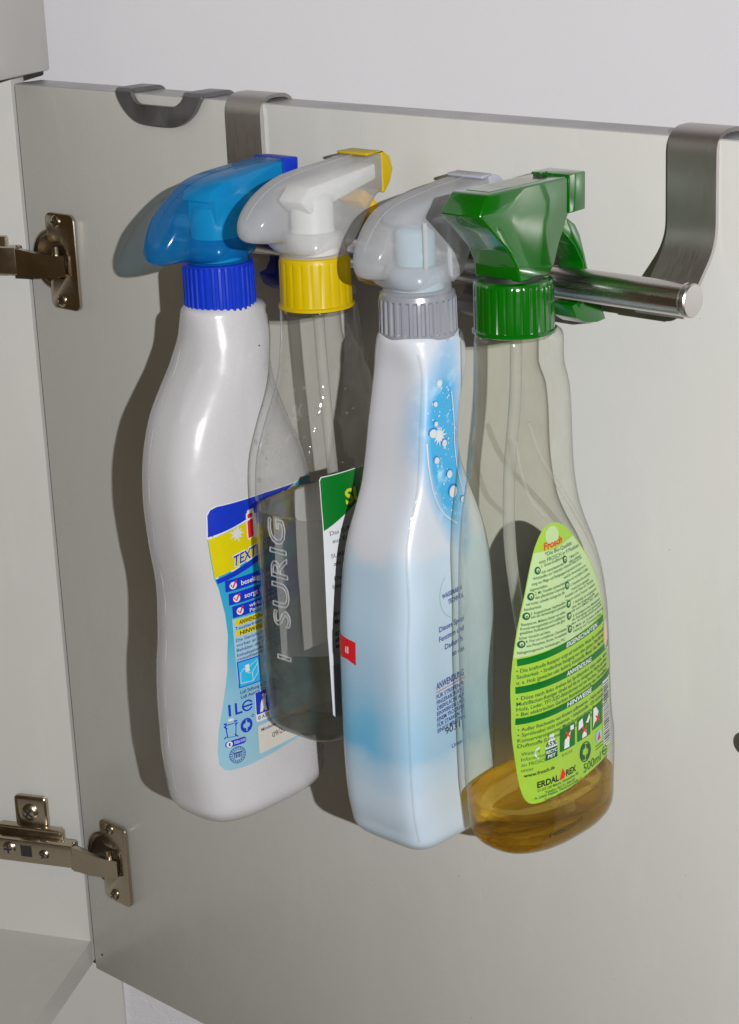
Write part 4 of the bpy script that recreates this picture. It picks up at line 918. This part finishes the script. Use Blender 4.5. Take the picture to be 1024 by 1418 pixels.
# ================================================================== 4: clear bottle, green sprayer
B = Body('grn')
t4 = thing('spray_bottle', (B.x0, Y0, B.tab[0][0]), 'clear spray bottle with green sprayer, lime green label and amber liquid', 'bottle', 'spray bottles hanging on the rail')
make_body('bottle_body', B, 'pet2', t4, 0.0140, 0.499, 0.005)
make_liquid('liquid', B, 'amber', t4, 0.2715)
cap(B, 0.4835, 0.5065, 0.0171, 30, 'green', t4, 0.00045, 0.0007, 0.0016, 0.75)
lathe('neck_ring', [(0.0152, 0), (0.0156, 0.0004), (0.0156, 0.0014), (0.0150, 0.0018)], (B.x0, Y0, 0.4818), (0, 0, 1), 'pet2', t4)
lathe('neck_collar', [(0.0128, 0.5062), (0.0128, 0.5082)], (B.x0, Y0, 0), (0, 0, 1), 'dark', t4)
side = [(-84.5, 545.6, 9.6), (-91, 537.5, 10.6), (-81.4, 528.5, 10.8), (-73.3, 520.7, 11.2), (-69.2, 513.1, 11.8), (-68.3, 507.4, 12.2), (-50, 506.9, 12.2), (-44.5, 510.5, 11.2), (-39.0, 518.8, 9.6), (-34.5, 525.5, 9.2), (-32, 530, 9.2), (-32.6, 545.6, 9.2), (-60, 545.6, 9.6),
        (-77, 537, 12.0), (-67, 531, 10.4), (-56.5, 515, 11.6), (-52, 534, 10.0)]
sf = [(0, 1, 13), (1, 2, 13), (2, 3, 14, 13), (3, 4, 15, 14), (4, 5, 6, 15), (6, 7, 15), (7, 8, 16, 15), (15, 16, 14), (8, 9, 16), (9, 10, 11, 16), (11, 12, 16), (12, 13, 14, 16), (12, 0, 13)]
bm = bmesh.new(); vp = [bm.verts.new((B.x0 + h * 1e-3, a * 1e-3, b * 1e-3)) for a, b, h in side]; vm = [bm.verts.new((B.x0 - h * 1e-3, a * 1e-3, b * 1e-3)) for a, b, h in side]
for f in sf: bm.faces.new([vp[i] for i in f]); bm.faces.new([vm[i] for i in f[::-1]])
for i in range(13): j = (i + 1) % 13; bm.faces.new((vp[i], vm[i], vm[j], vp[j]))
bmesh.ops.recalc_face_normals(bm, faces=bm.faces)
bmesh.ops.bevel(bm, geom=[e for e in bm.edges if e.calc_face_angle(0) > math.radians(14)], offset=0.0009, segments=3, affect='EDGES', profile=0.5, clamp_overlap=True)
hd = from_bm('sprayer_head', bm, 'green', t4, 30)
noz = prism('nozzle', [(-32.4, 530.0), (-21.5, 530.4), (-21.2, 546.4), (-32.4, 546.4)], B.x0 - 0.0098, B.x0 + 0.0098, 'green', t4, 0.0006)
prism('nozzle_tab', [(-38.5, 546.2), (-38.5, 547.4), (-33, 547.2), (-33, 546.2)], B.x0 - 0.0055, B.x0 - 0.001, 'green', t4, 0.0003)
box('recess_bar', B.x0 - 0.006, B.x0 + 0.006, -0.0795, -0.0455, 0.54555, 0.5458, 'green', hd, 0.0)
P = Print(lambda a, b, o: Vector((B.x0 - 0.0 + (b * 1e0), a, 0.5459 + o)))
trigger(B, 0, 6.5, 'green', t4)
tube('dip_tube', [(B.x0 + .001, Y0, 0.507), (B.x0 + .001, Y0 - 0.001, 0.46), (B.x0 - 0.001, Y0 - 0.004, 0.42), (B.x0 - 0.001, Y0 - 0.004, 0.385), (B.x0 + 0.001, Y0 + 0.002, 0.34), (B.x0 + 0.002, Y0 + 0.012, 0.295), (B.x0 + 0.002, Y0 + 0.020, 0.258)], 0.0026, 'tube', t4)
o4 = [(-61.7, 403.6), (-64.8, 402.7), (-67.6, 400.6), (-71.4, 394.7), (-74.4, 386), (-76.7, 376.6), (-79.2, 364), (-81.1, 350.9), (-82.4, 334.3), (-82.2, 317.3), (-81.0, 299.9), (-79.4, 285.9), (-77.5, 279.3), (-74.1, 276.9), (-65.9, 278.0), (-55.5, 279.6), (-42.9, 281.8), (-29.0, 284.6), (-25.0, 287.0), (-23.4, 292.5), (-21.7, 312.1), (-21.9, 327), (-24.4, 343), (-27.6, 356), (-31.4, 367.3), (-38.1, 382.0), (-47.2, 394.4), (-53.7, 400.9), (-58.1, 403.2)]
o4 = [tuple(q) for q in smooth_poly(o4 + [o4[0]], 3)][:-1]
lab = label_sheet('back_label', B, o4, 'i_lime', t4, 0.00010)
P = Print(lambda a, b, o: B.onx(a, b, o))
P.poly('i_palegreen', [(-71.9, 393.0), (-74.2, 386), (-76.4, 376.6), (-78.9, 364), (-80.8, 350.9), (-81.2, 347.2), (-55, 349.8), (-30.2, 354.2), (-29.2, 358), (-31.9, 367.3), (-38.6, 381.8), (-47.2, 393.6), (-48.2, 394.8), (-60, 392.2)], 1)
P.ellipse('i_palegreen', (-61.4, 398.4), 4.0, 4.0, 1, 24)
P.text('i_red', 'Frosch', -66.8, 393.0, 3.0, 11.0, 0.09, 0.03, 0.1, 2)
P.text('i_dkgreen', '*Die Bio-Qualität', -66.6, 390.4, 1.7, 17, 0.05, 0.008); P.text('i_dkgreen', 'von FROSCH in 9 Punkten', -70.0, 387.7, 1.7, 25, 0.05, 0.008)
LC = (('1. Grüne Kraftformel', -69.0, 386.6, 13), ('mit naturbasierten', -69.1, 383.9, 12.5), ('Wirkstoffen zur Unterstüt-', -73.3, 381.8, 16), ('zung von Pflege- und Reinigungs-', -74.0, 379.6, 17), ('eigenschaften.', -74.8, 377.2, 8),
      ('2. Mit Tensiden nachwachsen-', -72.9, 375.3, 16), ('den pflanzlichen Ursprungs:', -72.9, 373.4, 15.5), ('mit hoher, schneller biologischer Ab-', -76.6, 371.0, 19), ('baubarkeit.', -77.3, 368.8, 7),
      ('3. Ausgezeichnete Hautfreundlich-', -75.0, 366.6, 17.5), ('keit der dermatologisch getesteten', -74.9, 365.0, 17.5), ('Rezepturen. Milderer Einsatz von milden', -78.5, 362.1, 20.5), ('Konservierungsmitteln und sorgfältig aus-', -78.8, 360.2, 21), ('gewählten Parfümkomponenten oder gänz-', -79.1, 358.3, 21), ('licher Verzicht auf diese.', -79.4, 356.0, 13),
      ('4. Frei von schädlichen Chemikalien', -77.2, 354.2, 20), ('wie Phosphate, Borate, Formaldehyd,', -77.0, 352.2, 20), ('halogenorganische Verbindungen, PVC', -80.2, 349.5, 22))
for tx, a, b, w in LC: P.text('i_dkgreen', tx, a, b - 0.6, 1.3, w, 0.07, 0.012)
RCOL = (('5. Menge im Ver-', -52.4, 386.2), ('hältnis umfassend', -52.8, 384.4), ('reduzierter Einsatz von Ver-', -56.9, 383.0), ('packungsmaterial und nach-', -57.3, 380.8), ('weisliche Verwendung von re-', -57.6, 378.7), ('cycelten und recycelbaren Stoffen', -57.4, 376.6), ('6. Respektiert die natürliche', -53.6, 374.4), ('Umwelt durch ausgewogene', -53.3, 372.3), ('Kreisläufe in der Natur und Tierschutz', -57.7, 370.2), ('"Frosch schützt Frösche" weltweit', -57.4, 368.0), ('7. Nachhaltig und energiesparend', -52.9, 366.0),
        ('über die Ausgangsstoffe', -53.6, 364.2), ('geprüft nach EMAS, ISO 14001', -57.3, 362.3), ('8. Umweltgerechter Mitteleinsatz', -53.1, 360.1), ('die Reinigung und gemeinsam', -53.6, 358.4), ('in der Kreislaufwirtschaft.', -56.9, 356.5), ('9. Mehr als 25 Jahre Erfahrung', -53.2, 354.6), ('Haltung und Verantwortung', -52.7, 352.9))
for i, (tx, a, b) in enumerate(RCOL):
    e = -44.8 + (387.3 - b) * 0.52
    P.text('i_dkgreen', tx, a, b - 0.6, 1.25, (e - a - 1.2) * (1 if len(tx) > 26 or i < 3 else 0.86), 0.075, 0.006)
for a, b in ((-70.9, 385.1), (-74.6, 374.3), (-76.6, 365.8), (-78.7, 353.3), (-55.4, 386.2), (-55.9, 374.8), (-55.7, 366.4), (-55.5, 360.8), (-55.1, 354.7)):
    P.ellipse('i_dkgreen', (a, b), 1.45, 1.75, 2); P.ellipse('i_palegreen', (a + 0.15, b + 0.1), 0.75, 0.95, 3); P.ellipse('i_dkgreen', (a + 0.15, b - 0.2), 0.35, 0.45, 4, 8)
z = 348.6
for tl, b0, b1, y1 in (('EIGENSCHAFTEN', 343.4, 346.6, -29.0), ('ANWENDUNG', 330.6, 333.8, -24.0), ('HINWEISE', 315.9, 319.0, -22.4)):
    k = {'EIGENSCHAFTEN': 0.125, 'ANWENDUNG': 0.095, 'HINWEISE': 0.10}[tl]
    P.rect('i_green', -81.0 if tl != 'EIGENSCHAFTEN' else -80.3, b0, y1, b1, 2, k); P.line('i_white', [(-80.8, b0 - 0.4), (y1, b0 - 0.4 + (y1 + 80.8) * k)], 0.5, 2)
    P.text('i_white', tl, -57.5, b0 + 0.6 + 23 * k, 2.1, 22 if tl == 'EIGENSCHAFTEN' else 17, k, 0.02, 0.15, 3)
def para(lines, a, b, dz, w, k, h=1.75):
    for tx in lines:
        P.text('i_dkgreen', tx, a, b, h, w * min(1.0, 0.35 + len(tx) / 70.0), k, 0.008); b -= dz
para(('• Die kraftvolle Rezeptur sorgt auf natürliche Weise für strahlende', 'Sauberkeit. • Streifenfreie Reinigung von allen glatten Oberflächen', 'u. a. Holz (gewachst oder lackiert), Kunststoffe, Metall, Glas, Marmor', 'Acryl. Besonders auch für Flachbildschirme.'), -80.6, 340.2, 2.65, 52, 0.105)
para(('• Düse nach links drehen bis Sprühsymbol oben steht, dann', 'Multiflächen-Reiniger direkt auf die zu reinigende Fläche sprühen', 'Holz, Leder, TFT-/LED-Bildschirmen auf ein feuchtes Tuch geben', '• Bei elektrischen Geräten Betriebsanleitung des Herstellers', 'Dosierung spart Kosten und schont die Umwelt.'), -80.8, 327.4, 2.5, 55, 0.10)
para(('• Außer Reichweite von Kindern aufbewahren. • Nicht mit anderen', '• Sprühnebel nicht einatmen. • Inhaltsstoffe: <5% nichtionische', 'Konservierungsmittel (Methylisothiazolinone, Benzisothiazol)', 'Duftstoffe (Limonene). Weitere Inhaltsstoffe: Orangenöl'), -80.2, 312.6, 2.6, 54, 0.10)
for k, tx in enumerate(('Weitere', 'Informationen', 'zu FROSCH', 'unter')): P.text('i_dkgreen', tx, -79.0, 300.9 - 2.6 * k, 1.7, None, 0.08, 0.0)
P.text('i_black', 'www.frosch.de', -78.2, 290.4, 1.7, 13.5, 0.09, 0.02)
P.poly('i_paper', [(-69.4, 296.8), (-69.3, 302.6), (-67.6, 306.4), (-67.2, 308.6), (-65.2, 308.8), (-64.9, 306.6), (-63.4, 304), (-63.2, 297.6)], 2)
P.poly('i_dkgreen', [(-69.4, 296.6), (-69.3, 302.0), (-63.3, 302.6), (-63.2, 297.2)], 3); P.text('i_dkgreen', '65%', -69.0, 302.9, 2.3, 5.4, 0.08, 0.03, 0, 3); P.text('i_white', 'RECYC', -69.0, 299.8, 1.5, 5.4, 0.08, 0.02, 0, 4); P.text('i_white', 'PET', -68.2, 297.6, 1.5, 3.8, 0.08, 0.02, 0, 4)
P.ellipse('i_paper', (-71.6, 301.2), 2.6, 3.0, 2, 12, 0.72, 100, 250)
for a0, a1, b0 in ((-61.8, -52.4, 298.4), (-50.9, -41.4, 299.6), (-40.0, -31.6, 301.4)):
    P.rect('i_green', a0, b0, a1, b0 + 11.0, 2, 0.09, 0.7)
    cx = (a0 + a1) / 2
    if a0 < -60: P.poly('i_white', [(cx - 2.4, b0 + 1.0), (cx - 1.8, b0 + 4.6), (cx - 3.0, b0 + 2.6), (cx - 1.2, b0 + 6.4), (cx + 0.2, b0 + 6.8), (cx + 1.4, b0 + 9.4), (cx + 1.9, b0 + 8.6), (cx + 1.0, b0 + 5.4), (cx + 0.8, b0 + 1.2)], 3); P.rect('i_white', cx + 1.6, b0 + 8.6, cx + 3.8, b0 + 10.8, 3, 0.1)
    elif a0 < -45: P.poly('i_white', [(a0 + .7, b0 + 5.6), (a0 + 1.0, b0 + 9.6), (a0 + 3.6, b0 + 10.6), (a0 + 4.2, b0 + 6.6)], 3); P.poly('i_white', [(a1 - 3.4, b0 + 7.5), (a1 - 0.8, b0 + 11.2), (a1 - 0.5, b0 + 9.0), (a1 - 1.8, b0 + 7.0)], 3); P.poly('i_white', [(cx - 1.4, b0 + .8), (cx - 1.2, b0 + 4), (cx + 1.6, b0 + 4.2), (cx + 1.9, b0 + 1.2)], 3)
    else: P.poly('i_white', [(a0 + .6, b0 + 1), (a0 + .9, b0 + 10.4), (a0 + 3, b0 + 10.6), (a0 + 5.2, b0 + 7.6), (a0 + 3.2, b0 + 4), (a0 + 1.8, b0 + 3.4)], 3)
    cz = b0 + (7.2 if a0 < -60 else 4.6)
    P.line('i_red', [(cx - 1.5, cz - 1.6), (cx + 1.7, cz + 1.8)], 0.75, 4); P.line('i_red', [(cx - 1.5, cz + 1.7), (cx + 1.6, cz - 1.7)], 0.75, 4)
P.text('i_dkgreen', '© A.I.S.E.', -60.6, 295.9, 1.3, 6.5, 0.09, 0)
P.ellipse('i_dkgreen', (-45.2, 293.2), 4.0, 4.9, 2, 28, 0.88); P.ellipse('i_dkgreen', (-46.2, 293.4), 2.7, 3.8, 3, 14, 0.40, 70, 285); P.ellipse('i_dkgreen', (-44.2, 293.0), 2.7, 3.8, 3, 14, 0.40, -110, 105)
P.ellipse('i_pale', (-34.8, 297.0), 2.5, 3.0, 2); P.poly('i_red', [(-36.2, 295.0), (-34.4, 299.4), (-33.4, 295.4)], 3)
for k in range(2): P.line('i_dkgreen', [(-37.4, 292.6 - k * 1.5), (-31.4, 293.2 - k * 1.5)], 0.35, 2)
P.text('i_dkgreen', '500ml', -46.6, 283.2, 4.2, 13.2, 0.12, 0.004); P.ellipse('i_dkgreen', (-29.6, 288.0), 2.4, 2.3, 2, 18, 0.76, 25, 330); P.rect('i_dkgreen', -31.6, 287.6, -27.6, 288.3, 3)
P.text('i_black', 'ERDAL', -73.0, 284.4, 2.9, 10.6, 0.08, 0.03); P.text('i_black', 'REX', -58.2, 285.9, 2.9, 6.4, 0.08, 0.03)
P.poly('i_red', [(-62.1, 285.0), (-60.2, 290.6), (-58.6, 287.4), (-59.2, 285.4)], 2)
for k, (tx, a, w) in enumerate((('D-55120 Mainz, Rheinallee 96', -72.8, 22.5), ('Telefon 06131-964-02', -69.6, 17), ('A-5400 Hallein, Neualmerstraße 11', -74.2, 26), ('Telefon 06245-80155-0', -69.8, 17.5))):
    P.text('i_dkgreen', tx, a, 282.4 - 1.75 * k, 1.25, w, 0.08, 0.01)
P.rect('i_paper', -30.6, 289.8, -23.6, 321.5, 2)
for i in range(26): z = 290.6 + i * 1.17; P.rect('i_black', -30.0, z, -24.2, z + random.choice((0.35, 0.5, 0.75)), 3)
P.ellipse('i_peach', (-26.6, 343.0), 1.6, 6.0, 3); P.ellipse('i_paper', (-26.9, 343.0), 2.2, 7.0, 2)
P.build(lab)
P = Print(lambda a, b, o: B.onx(a, b, o)); P.text('i_black', '1405220633', -66.8, 258.2, 2.2, 19, 0.12, 0.0, 0, 1); P.build(t4, names={('i_black', 1): 'stamped_date_code'})

# moulded edges of the label panel in the clear wall
for nm, pts in (('panel_edge', [(-67.9, 448.6), (-65.0, 437.3), (-59.9, 426.8), (-51.1, 415.0), (-41.4, 402.1), (-32.0, 388.6), (-24.2, 374.5)]), ('panel_edge', [(-72.9, 441.4), (-72.6, 429.2), (-70.3, 416.4), (-64.1, 407.3)])):
    q = smooth_poly(pts, 6); tube(nm, [tuple(B.onx(v.x * 1e-3, v.y * 1e-3, -0.0004)) for v in q], 0.0009, 'ridge', t4, 10, 2)

# ------------------------------------------------------------------ specks and splashes dried on the door
P = Print(lambda a, b, o: Vector((a, -o, b)))
rs = random.Random(3)
for k in range(16):
    a, b = rs.uniform(20, 490), rs.uniform(10, 550); r = rs.choice((0.2, 0.25, 0.3))
    P.ellipse('i_speck', (a, b), r, r * rs.uniform(0.8, 1.6), 0, 8)
for a, b, l in ((330, 120, 5), (452, 210, 3), (60, 300, 2.5), (424, 60, 4)): P.line('i_cream', [(a, b), (a + 0.2, b - l)], 0.5, 0)
P.build(door, 0.0001, 0.0001, names={('i_speck', 0): 'specks', ('i_cream', 0): 'dried_drips'})
